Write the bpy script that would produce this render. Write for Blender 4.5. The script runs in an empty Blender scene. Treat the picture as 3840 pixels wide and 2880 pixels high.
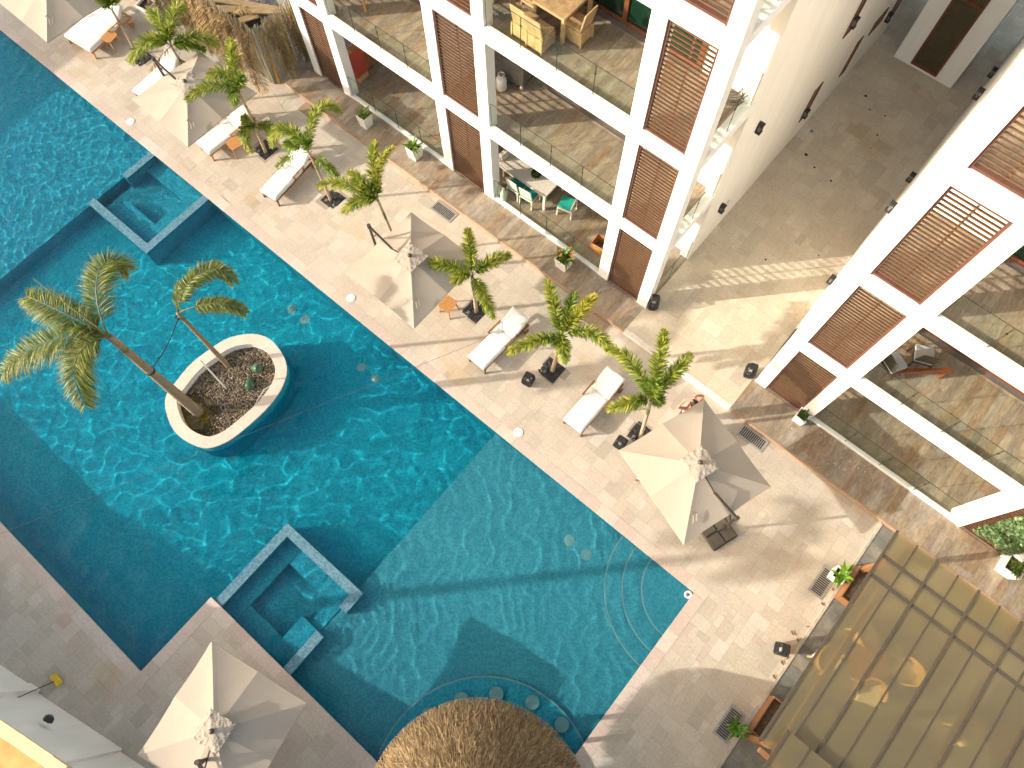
import bpy, bmesh, math, random
import numpy as np
from mathutils import Matrix, Vector
random.seed(7); rng = np.random.default_rng(7)
S = bpy.context.scene
COL = S.collection
PI = math.pi

# ------------------------------------------------------------------ camera
R_RIGHT = Vector((0.76502061, 0.64393221, -0.00973523))
R_DOWN = Vector((0.60157348, -0.71992955, -0.34613695))
R_FWD = Vector((-0.22989742, 0.25894544, -0.93813348))
CAM_Z, FPX, IW, IH = 20.0, 2770.28, 3840.0, 2880.0
cd = bpy.data.cameras.new('camera'); cam = bpy.data.objects.new('camera', cd); COL.objects.link(cam)
M = Matrix((R_RIGHT, -R_DOWN, -R_FWD)).transposed().to_4x4(); M.translation = (0, 0, CAM_Z)
cam.matrix_world = M; cd.sensor_width = 36; cd.lens = 36 * FPX / IW; cd.clip_end = 2000; S.camera = cam

def ray(p):
    return R_RIGHT * ((p[0] - IW / 2) / FPX) + R_DOWN * ((p[1] - IH / 2) / FPX) + R_FWD
def at(p, z=0.0):                       # the point of the place seen at pixel p, at height z
    d = ray(p); t = (z - CAM_Z) / d.z
    return Vector((d.x * t, d.y * t, z))
def over(base, p):                      # the point seen at pixel p that stands straight above base
    best = None
    for i in range(0, 1200):
        z = i * .01; q = at(p, z); e = (q.x - base[0]) ** 2 + (q.y - base[1]) ** 2
        if best is None or e < best[0]: best = (e, q)
    return best[1]
def reg(ox, oy, s=1000 / 2212):
    return lambda x, y: (ox + x * s, oy + y * s)
A = reg(0, 0); B = reg(950, 0); C = reg(1900, 0); D = reg(2840, 0)
E = reg(0, 700); F = reg(950, 700); G = reg(1900, 700); H = reg(2840, 700)
I = reg(0, 1400); J = reg(950, 1400); K = reg(1900, 1400); L = reg(2840, 1400)
Mm = reg(0, 2130); N = reg(950, 2130); O = reg(1900, 2130); P = reg(2840, 2130)
T1 = reg(440, 0, 600 / 2212); T3 = reg(860, 330, 600 / 2212); T4 = reg(1180, 520, 400 / 2212)
T5 = reg(0, 0, 500 / 2212); T6 = reg(650, 0, 600 / 2212); T7 = reg(1800, 0, 600 / 2212); T8 = reg(1800, 500, 600 / 2212)
T9 = reg(600, 1200, 600 / 2212); T10 = reg(2500, 1440, 300 / 2212)

# ------------------------------------------------------------------ light
EL, AZ = math.radians(21.0), math.radians(46.5)
SUN = Vector((-math.cos(AZ) * math.cos(EL), -math.sin(AZ) * math.cos(EL), math.sin(EL)))
w = bpy.data.worlds.new('World'); S.world = w; w.use_nodes = True
nt = w.node_tree; sky = nt.nodes.new('ShaderNodeTexSky'); sky.sky_type = 'NISHITA'; sky.sun_disc = False
sky.sun_elevation = EL; sky.sun_rotation = math.atan2(SUN.x, SUN.y); sky.dust_density = 3.5; sky.air_density = 1.0
wb = nt.nodes.new('ShaderNodeMix'); wb.data_type = 'RGBA'; wb.blend_type = 'MULTIPLY'; wb.inputs[0].default_value = 1; wb.inputs[7].default_value = (1.10, 1.0, .84, 1)   # the photograph's warm white balance
nt.links.new(sky.outputs[0], wb.inputs[6]); nt.links.new(wb.outputs[2], nt.nodes['Background'].inputs[0]); nt.nodes['Background'].inputs[1].default_value = 0.165
sl = bpy.data.lights.new('sun', 'SUN'); sl.energy = 3.15; sl.angle = math.radians(.53); sl.color = (1, .905, .78)
so = bpy.data.objects.new('sun', sl); COL.objects.link(so); so.rotation_euler = SUN.to_track_quat('Z', 'Y').to_euler()
sl.cycles.is_caustics_light = True
vs_ = S.view_settings; vs_.view_transform = 'Standard'; vs_.look = 'None'; vs_.exposure = 1.07; vs_.gamma = 1; vs_.use_curve_mapping = False
S.cycles.use_denoising = True; S.cycles.max_bounces = 10; S.cycles.transparent_max_bounces = 24
S.cycles.diffuse_bounces = 3; S.cycles.glossy_bounces = 4; S.cycles.transmission_bounces = 8
S.cycles.sample_clamp_indirect = 6

# ------------------------------------------------------------------ materials
def nodes(name):
    m = bpy.data.materials.new(name); m.use_nodes = True
    return m, m.node_tree, m.node_tree.nodes['Principled BSDF']
def add(t, kind, **kw):
    n = t.nodes.new(kind)
    for k, v in kw.items(): setattr(n, k, v)
    return n
def rgba(c): return (c[0], c[1], c[2], 1)
def noise(t, scale, detail=4, rough=.55, coord='Object', stretch=None):
    tc = add(t, 'ShaderNodeTexCoord'); n = add(t, 'ShaderNodeTexNoise')
    n.inputs['Scale'].default_value = scale; n.inputs['Detail'].default_value = detail; n.inputs['Roughness'].default_value = rough
    if stretch:
        mp = add(t, 'ShaderNodeMapping'); mp.inputs['Scale'].default_value = stretch
        t.links.new(tc.outputs[coord], mp.inputs[0]); t.links.new(mp.outputs[0], n.inputs['Vector'])
    else: t.links.new(tc.outputs[coord], n.inputs['Vector'])
    return n
def ramp(t, src, stops):
    r = add(t, 'ShaderNodeValToRGB'); t.links.new(src, r.inputs[0])
    e = r.color_ramp.elements
    while len(e) < len(stops): e.new(.5)
    for i, (p, c) in enumerate(stops): e[i].position = p; e[i].color = rgba(c)
    return r
def mixc(t, a, b, fac, mode='MIX'):
    m = add(t, 'ShaderNodeMix', data_type='RGBA', blend_type=mode)
    for s, v in ((m.inputs[0], fac), (m.inputs[6], a), (m.inputs[7], b)):
        if hasattr(v, 'is_linked') or hasattr(v, 'links'): t.links.new(v, s)
        elif isinstance(v, (int, float)): s.default_value = v
        else: s.default_value = rgba(v)
    return m.outputs[2]
def bump(t, b, src, strength=.2, dist=.01):
    n = add(t, 'ShaderNodeBump'); n.inputs['Strength'].default_value = strength; n.inputs['Distance'].default_value = dist
    t.links.new(src, n.inputs['Height']); t.links.new(n.outputs[0], b.inputs['Normal'])
def plain(name, c, rough=.6, var=.12, scale=6, metal=0, bmp=0, stretch=None, spec=.4):
    m, t, b = nodes(name)
    n = noise(t, scale, stretch=stretch)
    lo = [x * (1 - var) for x in c]; hi = [min(1, x * (1 + var)) for x in c]
    r = ramp(t, n.outputs[0], [(.3, lo), (.7, hi)])
    t.links.new(r.outputs[0], b.inputs['Base Color'])
    b.inputs['Roughness'].default_value = rough; b.inputs['Metallic'].default_value = metal; b.inputs['Specular IOR Level'].default_value = spec
    if bmp: bump(t, b, n.outputs[0], bmp)
    return m
def tinted(name, rough=.6, n1=(1.5, .18), n2=(14, .12), bmp=.0, spec=.3, stretch=None, stain=None):
    """base colour from the per-face attribute 'tint', mottled by two noises"""
    m, t, b = nodes(name)
    at_ = add(t, 'ShaderNodeAttribute', attribute_name='tint')
    col = at_.outputs[0]
    for sc, am in (n1, n2):
        n = noise(t, sc, 5, .6, stretch=stretch)
        r = ramp(t, n.outputs[0], [(.28, (1 - am,) * 3), (.72, (1 + am * .6,) * 3)])
        col = mixc(t, col, r.outputs[0], 1.0, 'MULTIPLY')
    if stain:
        n = noise(t, stain[1], 3, .6); r = ramp(t, n.outputs[0], [(stain[2], (0, 0, 0)), (stain[2] + .12, (1, 1, 1))])
        mm = add(t, 'ShaderNodeMath', operation='MULTIPLY'); t.links.new(r.outputs[0], mm.inputs[0]); mm.inputs[1].default_value = stain[3]
        col = mixc(t, col, stain[0], mm.outputs[0], 'MULTIPLY')
    t.links.new(col, b.inputs['Base Color'])
    b.inputs['Roughness'].default_value = rough; b.inputs['Specular IOR Level'].default_value = spec
    if bmp:
        n = noise(t, 25, 4); bump(t, b, n.outputs[0], bmp, .005)
    return m

m_stone = tinted('travertine', .62, (.9, .10), (16, .13), .12, stain=((.93, .80, .62), .35, .60, .9))
m_coping = tinted('pink travertine', .6, (1.2, .10), (14, .14), .1)
m_plank = tinted('wood look tile', .5, (2.5, .28), (10, .22), .05, stretch=(2.2, .7, 1))
m_slate = tinted('grey slate tile', .5, (2.0, .25), (9, .22), .1)
m_grout = plain('grout', (.34, .29, .23), .9)
m_white = plain('white render', (.88, .875, .86), .75, .03, 2.0, bmp=.04, stretch=(2, 2, .35))
m_offwhite = plain('cream render', (.86, .845, .81), .8, .05, 1.6, bmp=.05, stretch=(1.6, 1.6, .25))
m_slat = plain('hardwood slat', (.145, .078, .043), .55, .32, 5, stretch=(1.5, 20, 20))
m_frame = plain('red brown frame', (.115, .052, .038), .5, .15, 6)
m_teak = plain('teak', (.50, .25, .095), .5, .18, 12, stretch=(3, 22, 22))
m_darkteak = plain('dark teak', (.22, .105, .05), .5, .2, 12)
m_cushion = plain('white cushion fabric', (.80, .79, .77), .9, .025, 9, bmp=.05)
m_canvas = plain('beige canvas', (.385, .335, .275), .9, .03, 3, bmp=.06)
m_metal = plain('bronze grey metal', (.095, .078, .065), .45, .15, 9, metal=.5)
m_black = plain('black metal', (.03, .03, .032), .45, .2, 9)
m_steel = plain('brushed steel', (.45, .45, .44), .35, .1, 12, metal=.8)
m_bark = plain('palm bark', (.30, .225, .145), .85, .28, 7, bmp=.4, stretch=(1, 1, 5))
m_youngbark = plain('pale palm bark', (.42, .32, .22), .8, .25, 9, bmp=.3, stretch=(1, 1, 5))
m_gravel_base = plain('dark soil', (.05, .042, .032), .95, .4, 10, bmp=.5)
m_pebble = plain('black pebble', (.045, .045, .05), .4, .6, 14)
m_pot = plain('cream fibre pot', (.74, .715, .66), .6, .05, 4)
m_soil = plain('brown soil', (.07, .045, .03), .95, .4, 12)
m_whitepaint = plain('white painted wood', (.70, .65, .57), .5, .06, 9)
m_teal = plain('teal fabric', (.012, .33, .26), .85, .12, 10, bmp=.05)
m_wrap = plain('cardboard and plastic wrap', (.50, .34, .18), .35, .28, 6, bmp=.4, spec=.6)
m_sand = plain('golden sand', (.46, .31, .12), .95, .18, 3, bmp=.5)
m_cap = plain('yellow limewash', (.70, .55, .33), .8, .08, 4)
m_yellow = plain('yellow plastic', (.75, .50, .03), .5, .1, 9)
m_greenpl = plain('green plastic', (.05, .12, .065), .4, .1, 9)
m_brightgreen = plain('bright green plastic', (.03, .30, .08), .4, .1, 9)
m_grey = plain('grey fabric cover', (.14, .135, .125), .6, .3, 6, bmp=.3)
m_whiteplastic = plain('white plastic', (.80, .80, .78), .45, .03, 6)
m_red = plain('red panel', (.45, .07, .05), .5, .1, 5)
m_greendoor = plain('green tinted glass', (.006, .028, .016), .15, .2, 2)
m_darkglass = plain('bronze dark glass', (.075, .062, .035), .25, .15, 3)
m_doorwood = plain('mahogany', (.16, .055, .025), .45, .2, 6)
m_orangewood = plain('orange varnished wood', (.27, .13, .06), .45, .2, 7, stretch=(2, 9, 9))
m_skin = plain('skin', (.50, .24, .15), .6, .06, 8)
m_hair = plain('dark brown hair', (.018, .011, .008), .6, .3, 30)
m_pink = plain('pink fabric', (.62, .32, .35), .85, .06, 12)
m_navy = plain('navy fabric', (.03, .035, .06), .85, .1, 12)
m_cable = plain('grey cable', (.10, .09, .08), .5, .2, 12)
m_stool = plain('pale mosaic', (.17, .33, .36), .5, .2, 40)
m_lens = plain('underwater lamp lens', (.14, .36, .36), .4, .1, 20)
m_bag = plain('black plastic sack', (.045, .047, .055), .35, .5, 9, bmp=.6)
m_lumber = plain('raw lumber', (.52, .36, .19), .7, .2, 5, stretch=(1, 6, 6))
m_vase = plain('frosted glass vase', (.50, .55, .48), .25, .08, 8)

def leafy(name, trans=.3, rough=.45):
    m, t, b = nodes(name)
    at_ = add(t, 'ShaderNodeAttribute', attribute_name='tint')
    n = noise(t, 9, 3); r = ramp(t, n.outputs[0], [(.3, (.75, .75, .75)), (.7, (1.15, 1.15, 1.15))])
    c = mixc(t, at_.outputs[0], r.outputs[0], 1.0, 'MULTIPLY')
    t.links.new(c, b.inputs['Base Color']); b.inputs['Roughness'].default_value = rough; b.inputs['Specular IOR Level'].default_value = .35
    tr = add(t, 'ShaderNodeBsdfTranslucent'); t.links.new(c, tr.inputs[0])
    mx = add(t, 'ShaderNodeMixShader'); mx.inputs[0].default_value = trans
    t.links.new(b.outputs[0], mx.inputs[1]); t.links.new(tr.outputs[0], mx.inputs[2])
    t.links.new(mx.outputs[0], t.nodes['Material Output'].inputs[0])
    return m
m_leaf = leafy('palm leaf', .32); m_dry = leafy('dry palm leaf', .2, .7); m_thatch = leafy('thatch straw', .08, .8)
m_gravel = leafy('gravel grain', 0.0, .8)

def mosaic(name, c1, c2):
    m, t, b = nodes(name)
    tc = add(t, 'ShaderNodeTexCoord'); v = add(t, 'ShaderNodeTexVoronoi', distance='CHEBYCHEV'); v.inputs['Scale'].default_value = 22; v.inputs['Randomness'].default_value = .12
    t.links.new(tc.outputs['Object'], v.inputs['Vector'])
    sp = add(t, 'ShaderNodeSeparateColor'); t.links.new(v.outputs['Color'], sp.inputs[0])
    r = ramp(t, sp.outputs[0], [(.1, c1), (.9, c2)])
    n = noise(t, .5, 3); r2 = ramp(t, n.outputs[0], [(.3, (.90, .92, .94)), (.7, (1.06, 1.05, 1.04))])
    c = mixc(t, r.outputs[0], r2.outputs[0], 1.0, 'MULTIPLY')
    t.links.new(c, b.inputs['Base Color']); b.inputs['Roughness'].default_value = .5; b.inputs['Specular IOR Level'].default_value = 0
    return m
m_deep = mosaic('deep blue mosaic', (.005, .275, .40), (.014, .37, .495))
m_mid = mosaic('blue mosaic', (.018, .26, .38), (.036, .35, .47))
m_shelf = mosaic('pale blue mosaic', (.042, .25, .33), (.066, .33, .42))
m_rim = mosaic('steel blue mosaic', (.085, .185, .25), (.15, .28, .35))

m_water = bpy.data.materials.new('pool water'); m_water.use_nodes = True
t = m_water.node_tree; t.nodes.clear(); o_ = t.nodes.new('ShaderNodeOutputMaterial'); g_ = t.nodes.new('ShaderNodeBsdfGlass')
g_.inputs['Roughness'].default_value = 0; g_.inputs['IOR'].default_value = 1.33; g_.inputs['Color'].default_value = (.93, 1, 1, 1)
t.links.new(g_.outputs[0], o_.inputs[0])

def pane(name, tint, gloss=.06, body=0.0, bodycol=(.3, .4, .35)):
    m = bpy.data.materials.new(name); m.use_nodes = True; t = m.node_tree; t.nodes.clear()
    o = t.nodes.new('ShaderNodeOutputMaterial'); tr = t.nodes.new('ShaderNodeBsdfTransparent'); tr.inputs[0].default_value = rgba(tint)
    gl = t.nodes.new('ShaderNodeBsdfGlossy'); gl.inputs['Roughness'].default_value = .03
    lw = t.nodes.new('ShaderNodeLayerWeight'); lw.inputs[0].default_value = .5
    pw = t.nodes.new('ShaderNodeMath'); pw.operation = 'POWER'; pw.inputs[1].default_value = 4; t.links.new(lw.outputs['Facing'], pw.inputs[0])
    ma = t.nodes.new('ShaderNodeMath'); ma.operation = 'MULTIPLY_ADD'; ma.inputs[1].default_value = .7; ma.inputs[2].default_value = .04; t.links.new(pw.outputs[0], ma.inputs[0])
    mx = t.nodes.new('ShaderNodeMixShader'); t.links.new(ma.outputs[0], mx.inputs[0]); t.links.new(tr.outputs[0], mx.inputs[1]); t.links.new(gl.outputs[0], mx.inputs[2])
    sh = mx
    if body:
        df = t.nodes.new('ShaderNodeBsdfDiffuse'); df.inputs[0].default_value = rgba(bodycol)
        m2 = t.nodes.new('ShaderNodeMixShader'); m2.inputs[0].default_value = body
        t.links.new(mx.outputs[0], m2.inputs[1]); t.links.new(df.outputs[0], m2.inputs[2]); sh = m2
    t.links.new(sh.outputs[0], o.inputs[0])
    return m
m_glass = pane('clear balustrade glass', (.88, .95, .90))
m_glassedge = plain('dark glass edge', (.02, .032, .027), .3)

m_poly = bpy.data.materials.new('bronze polycarbonate'); m_poly.use_nodes = True; t = m_poly.node_tree; t.nodes.clear()
o_ = t.nodes.new('ShaderNodeOutputMaterial')
tr = t.nodes.new('ShaderNodeBsdfTransparent'); tr.inputs[0].default_value = (.80, .73, .48, 1)
rf = t.nodes.new('ShaderNodeBsdfRefraction'); rf.inputs['IOR'].default_value = 1.02; rf.inputs['Roughness'].default_value = .3; rf.inputs[0].default_value = (.80, .73, .48, 1)
df = t.nodes.new('ShaderNodeBsdfDiffuse'); df.inputs[0].default_value = (.37, .33, .215, 1)
tl = t.nodes.new('ShaderNodeBsdfTranslucent'); tl.inputs[0].default_value = (.48, .40, .22, 1)
gl = t.nodes.new('ShaderNodeBsdfGlossy'); gl.inputs['Roughness'].default_value = .18; gl.inputs[0].default_value = (.8, .8, .8, 1)
def mxs(a, b, f):
    x = t.nodes.new('ShaderNodeMixShader'); x.inputs[0].default_value = f; t.links.new(a.outputs[0], x.inputs[1]); t.links.new(b.outputs[0], x.inputs[2]); return x
x1 = mxs(tr, rf, .45); x2 = mxs(df, tl, .4); x3 = mxs(x1, x2, .34); x4 = mxs(x3, gl, .07)
t.links.new(x4.outputs[0], o_.inputs[0])

# ------------------------------------------------------------------ mesh builder
class MB:
    def __init__(s): s.v = []; s.f = []; s.mi = []; s.c = []
    def add(s, vs, fs, mi=0, col=(1, 1, 1)):
        b = len(s.v); s.v += [tuple(v) for v in vs]
        for f in fs: s.f.append([b + i for i in f]); s.mi.append(mi); s.c.append(col)
        return s
    def quad(s, a, b, c, d, mi=0, col=(1, 1, 1)): return s.add([a, b, c, d], [(0, 1, 2, 3)], mi, col)
    def box(s, x0, x1, y0, y1, z0, z1, mi=0, col=(1, 1, 1)):
        v = [(x, y, z) for z in (z0, z1) for y in (y0, y1) for x in (x0, x1)]
        return s.add(v, [(0, 2, 3, 1), (4, 5, 7, 6), (0, 1, 5, 4), (2, 6, 7, 3), (0, 4, 6, 2), (1, 3, 7, 5)], mi, col)
    def obox(s, c, ux, uy, uz, mi=0, col=(1, 1, 1)):     # centre and three half-axis vectors
        c, ux, uy, uz = map(Vector, (c, ux, uy, uz))
        v = [c + ux * i + uy * j + uz * k for k in (-1, 1) for j in (-1, 1) for i in (-1, 1)]
        return s.add(v, [(0, 2, 3, 1), (4, 5, 7, 6), (0, 1, 5, 4), (2, 6, 7, 3), (0, 4, 6, 2), (1, 3, 7, 5)], mi, col)
    def bar(s, a, b, w, h, mi=0, up=(0, 0, 1), col=(1, 1, 1)):
        a, b = Vector(a), Vector(b); d = (b - a); l = d.length; d.normalize()
        u = Vector(up)
        if abs(d.dot(u)) > .98: u = Vector((1, 0, 0))
        sd = d.cross(u).normalized(); u = sd.cross(d)
        return s.obox((a + b) / 2, d * l / 2, sd * w / 2, u * h / 2, mi, col)
    def tube(s, pts, rad, n=8, mi=0, col=(1, 1, 1), cap=True):
        pts = [Vector(p) for p in pts]; k = len(pts)
        if not hasattr(rad, '__len__'): rad = [rad] * k
        b = []; prev = None
        for i, p in enumerate(pts):
            d = (pts[min(i + 1, k - 1)] - pts[max(i - 1, 0)]).normalized()
            if prev is None: u = d.orthogonal().normalized()
            else:
                u = prev - d * prev.dot(d); u = u.normalized() if u.length > 1e-6 else d.orthogonal().normalized()
            prev = u; wv = d.cross(u)
            b += [p + (u * math.cos(2 * PI * j / n) + wv * math.sin(2 * PI * j / n)) * rad[i] for j in range(n)]
        fs = [(i * n + j, i * n + (j + 1) % n, (i + 1) * n + (j + 1) % n, (i + 1) * n + j) for i in range(k - 1) for j in range(n)]
        if cap: fs += [tuple(range(n - 1, -1, -1)), tuple((k - 1) * n + j for j in range(n))]
        return s.add(b, fs, mi, col)
    def lathe(s, prof, c=(0, 0, 0), n=24, mi=0, col=(1, 1, 1)):   # [(r, z)]
        c = Vector(c); v = [c + Vector((r * math.cos(2 * PI * j / n), r * math.sin(2 * PI * j / n), z)) for r, z in prof for j in range(n)]
        fs = [(i * n + j, i * n + (j + 1) % n, (i + 1) * n + (j + 1) % n, (i + 1) * n + j) for i in range(len(prof) - 1) for j in range(n)]
        fs += [tuple(range(n - 1, -1, -1)), tuple((len(prof) - 1) * n + j for j in range(n))]
        return s.add(v, fs, mi, col)
    def prism(s, poly, z0, z1, mi=0, col=(1, 1, 1)):
        n = len(poly); v = [(x, y, z0) for x, y in poly] + [(x, y, z1) for x, y in poly]
        fs = [tuple(range(n - 1, -1, -1)), tuple(range(n, 2 * n))] + [(i, (i + 1) % n, n + (i + 1) % n, n + i) for i in range(n)]
        return s.add(v, fs, mi, col)
    def move(s, f):
        s.v = [tuple(f(Vector(v))) for v in s.v]; return s
    def mesh(s, name, mats, smooth=False):
        me = bpy.data.meshes.new(name); me.from_pydata(s.v, [], s.f)
        for m in (mats if isinstance(mats, (list, tuple)) else [mats]): me.materials.append(m)
        me.polygons.foreach_set('material_index', s.mi)
        a = me.attributes.new('tint', 'FLOAT_COLOR', 'FACE')
        a.data.foreach_set('color', np.array([(*c[:3], 1) for c in s.c], dtype=np.float32).ravel())
        if smooth: me.polygons.foreach_set('use_smooth', [True] * len(s.f))
        me.update(); return me
def tag(o, label=None, cat=None, group=None, kind=None):
    if label: o['label'] = label
    if cat: o['category'] = cat
    if group: o['group'] = group
    if kind: o['kind'] = kind
    return o
def thing(name, label, cat, loc=(0, 0, 0), rz=0, group=None):
    o = bpy.data.objects.new(name, None); COL.objects.link(o); o.location = loc; o.rotation_euler = (0, 0, rz); o.empty_display_size = .2
    return tag(o, label, cat, group)
def obj(name, mb, mats, parent=None, smooth=False, world=False, label=None):
    """one mesh object; world=True: the mesh is in world coordinates while its parent stands elsewhere"""
    if isinstance(mb, MB):
        if world and parent is not None:
            l = root_loc(parent); mb.move(lambda v: v - l)
        me = mb.mesh(name, mats, smooth)
    else: me = mb
    o = bpy.data.objects.new(name, me); COL.objects.link(o)
    if parent is not None: o.parent = parent
    if label: o['label'] = label
    return o
def root_loc(o):
    l = Vector((0, 0, 0))
    while o is not None: l += o.location; o = o.parent
    return l
def struct(name, mb, mats, smooth=False):
    o = obj(name, mb, mats, None, smooth); o['kind'] = 'structure'; return o
def bevel(o, wdt=.01, seg=2):
    m = o.modifiers.new('bevel', 'BEVEL'); m.width = wdt; m.segments = seg; m.limit_method = 'ANGLE'; return o
def jit(c, a=.1):
    k = 1 + random.uniform(-a, a); return (c[0] * k, c[1] * k * (1 + random.uniform(-a, a) * .2), c[2] * k * (1 + random.uniform(-a, a) * .3))
def copy_tree(o, parent=None):
    c = o.copy(); COL.objects.link(c)
    if parent is not None: c.parent = parent; c.matrix_parent_inverse = o.matrix_parent_inverse
    for ch in list(KIDS.get(o.name, [])): copy_tree(ch, c)
    return c
KIDS = {}
def kids(root):
    for o in bpy.data.objects:
        if o.parent is not None: KIDS.setdefault(o.parent.name, [])
    KIDS.clear()
    for o in bpy.data.objects:
        if o.parent is not None: KIDS.setdefault(o.parent.name, []).append(o)

# ------------------------------------------------------------------ paving
STONES = [((0.538, 0.476, 0.390), 6), ((0.552, 0.493, 0.412), 6), ((0.521, 0.458, 0.372), 5), ((0.569, 0.520, 0.444), 2), ((0.488, 0.434, 0.359), 2), ((0.525, 0.448, 0.368), 2), ((0.457, 0.408, 0.336), .8), ((0.511, 0.426, 0.359), .5)]
SW = [w_ for _, w_ in STONES]
def stone_col(): return jit(random.choices([c for c, _ in STONES], SW)[0], .035)
def tiles(mb, x0, x1, y0, y1, z, u=.165, sizes=((3, 2), (2, 3), (2, 2), (2, 1), (1, 2), (1, 1)), wts=(5, 5, 3, 1.5, 1.5, .4), colf=stone_col, gap=.002, skip=None):
    nx, ny = max(1, round((x1 - x0) / u)), max(1, round((y1 - y0) / u)); ux, uy = (x1 - x0) / nx, (y1 - y0) / ny
    occ = np.zeros((nx, ny), bool)
    for j in range(ny):
        for i in range(nx):
            if occ[i, j]: continue
            opts = [(s, w_) for s, w_ in zip(sizes, wts) if i + s[0] <= nx and j + s[1] <= ny and not occ[i:i + s[0], j:j + s[1]].any()]
            if not opts: opts = [((1, 1), 1)]
            s = random.choices([o[0] for o in opts], [o[1] for o in opts])[0]
            occ[i:i + s[0], j:j + s[1]] = True
            a, b, c, d = x0 + i * ux + gap, x0 + (i + s[0]) * ux - gap, y0 + j * uy + gap, y0 + (j + s[1]) * uy - gap
            if skip and skip((a + b) / 2, (c + d) / 2): continue
            mb.quad((a, c, z), (b, c, z), (b, d, z), (a, d, z), 0, colf())
PL = [(.33, .265, .195), (.36, .285, .20), (.30, .245, .185), (.38, .31, .23), (.32, .23, .15), (.35, .30, .24)]
def plank_col(): return jit(random.choice(PL), .08)
def planks(mb, x0, x1, y0, y1, z, wdt=.2, ln=1.0, colf=plank_col, gap=.0025):
    n = max(1, round((x1 - x0) / wdt)); wx = (x1 - x0) / n
    for i in range(n):
        y = y0 - random.uniform(0, ln)
        while y < y1:
            a, b = max(y, y0), min(y + ln, y1)
            if b - a > .03:
                mb.quad((x0 + i * wx + gap, a + gap, z), (x0 + (i + 1) * wx - gap, a + gap, z), (x0 + (i + 1) * wx - gap, b - gap, z), (x0 + i * wx + gap, b - gap, z), 0, colf())
            y += ln
SL = [(.19, .185, .17), (.15, .15, .145), (.22, .21, .185), (.17, .175, .16), (.25, .23, .19)]
def slate_col(): return jit(random.choice(SL), .1)
def coping_col(): return jit(random.choice([(.57, .475, .405), (.55, .455, .39), (.59, .51, .44), (.54, .44, .375)]), .04)
def strip(mb, x0, x1, y0, y1, z0, z1, along='x', ln=.6, colf=coping_col):
    p, q = (x0, x1) if along == 'x' else (y0, y1); n = max(1, round((q - p) / ln)); d = (q - p) / n
    for i in range(n):
        a, b = p + i * d + .0015, p + (i + 1) * d - .0015
        mb.box(*((a, b, y0, y1) if along == 'x' else (x0, x1, a, b)), z0, z1, 0, colf())
# ------------------------------------------------------------------ ground, deck and passage
YE, XR, YL, XP, YP = 4.15, 2.50, -6.48, -7.10, -4.10        # pool edges
XL = -36.0
BC = Vector((1.4, -3.05)); BR = 1.9                          # swim-up bar
mb = MB()
for x0, x1, y0, y1 in ((-500, XL, -500, 500), (20, 500, -500, 500), (XL, 20, -500, -18), (XL, 20, 34, 500)): mb.quad((x0, y0, -.05), (x1, y0, -.05), (x1, y1, -.05), (x0, y1, -.05))
struct('ground', mb, m_sand)
mb = MB(); bz = -.006
for x0, x1, y0, y1 in ((XL, 20, YE + .29, 34), (XR + .29, 20, -18, YE + .29), (XP + .29, XR + .29, -18, YP - .29), (XL, XP + .29, -18, YL - .29), (XR - .6, XR + .29, YP - .29, -.85)):
    mb.quad((x0, y0, bz), (x1, y0, bz), (x1, y1, bz), (x0, y1, bz))
struct('deck_base', mb, m_grout)
PITS = []                                                    # planting pits (filled in below)
for p, h in ((T1(330, 800), .30), (T3(500, 850), .30), (T3(1430, 1535), .29), (F(1838, 1030), .30), (G(370, 1520), .30), (K(1110, 510), .30)):
    q = at(p); PITS.append((q.x, q.y, h))
def in_pit(x, y): return any(abs(x - a) < h and abs(y - b) < h for a, b, h in PITS)
mb = MB()
tiles(mb, -30, 12, YE + .3, 8.84, 0, skip=in_pit)
tiles(mb, -30, -17.7, 8.84, 16, 0)
tiles(mb, XR + .3, 5.24, -12, YE + .3, 0)
tiles(mb, XP + .3, XR + .3, -12, YP - .3, 0)
tiles(mb, -24, XP + .3, -12, YL - .3, 0)
tiles(mb, 1.9, XR + .3, YP - .3, -1.02, 0)
struct('pool_deck', mb, m_stone)
mb = MB()
tiles(mb, -3.41, .40, 8.98, 31, .15, u=.2, colf=lambda: tuple(min(.8, k_ * q) for k_, q in zip((1.20, 1.18, 1.10), stone_col())))
mb.box(-3.41, .40, 8.98, 31, -.04, .144, 0, (.4, .35, .29))
struct('passage', mb, m_stone)
mb = MB(); strip(mb, -3.41, .32, 8.84, 8.975, -.04, .158, 'x', .6, lambda: jit((.74, .70, .64), .03)); struct('passage_kerb', mb, m_coping)
# slate path and pergola floor
mb = MB(); tiles(mb, 5.32, 14, -12, 8.82, .012, u=.3, sizes=((3, 1), (2, 1), (1, 1)), wts=(4, 3, 1), colf=slate_col)
mb.box(5.24, 5.315, -12, 8.82, -.02, .03, 0, (.5, .45, .38))
struct('slate_floor', mb, m_slate)
# coping stones along the pool edge
mb = MB(); cz0, cz1 = -.045, .004
strip(mb, XL, XR + .3, YE - .02, YE + .298, cz0, cz1)
strip(mb, XR - .02, XR + .298, -1.0, YE - .022, cz0, cz1, 'y')
strip(mb, XP + .302, XR + .3, YP - .298, YP + .02, cz0, cz1)
strip(mb, XP - .02, XP + .298, YL - .298, YP + .02, cz0, cz1, 'y')
strip(mb, XL, XP - .022, YL - .298, YL + .02, cz0, cz1)
struct('pool_coping', mb, m_coping)
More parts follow.
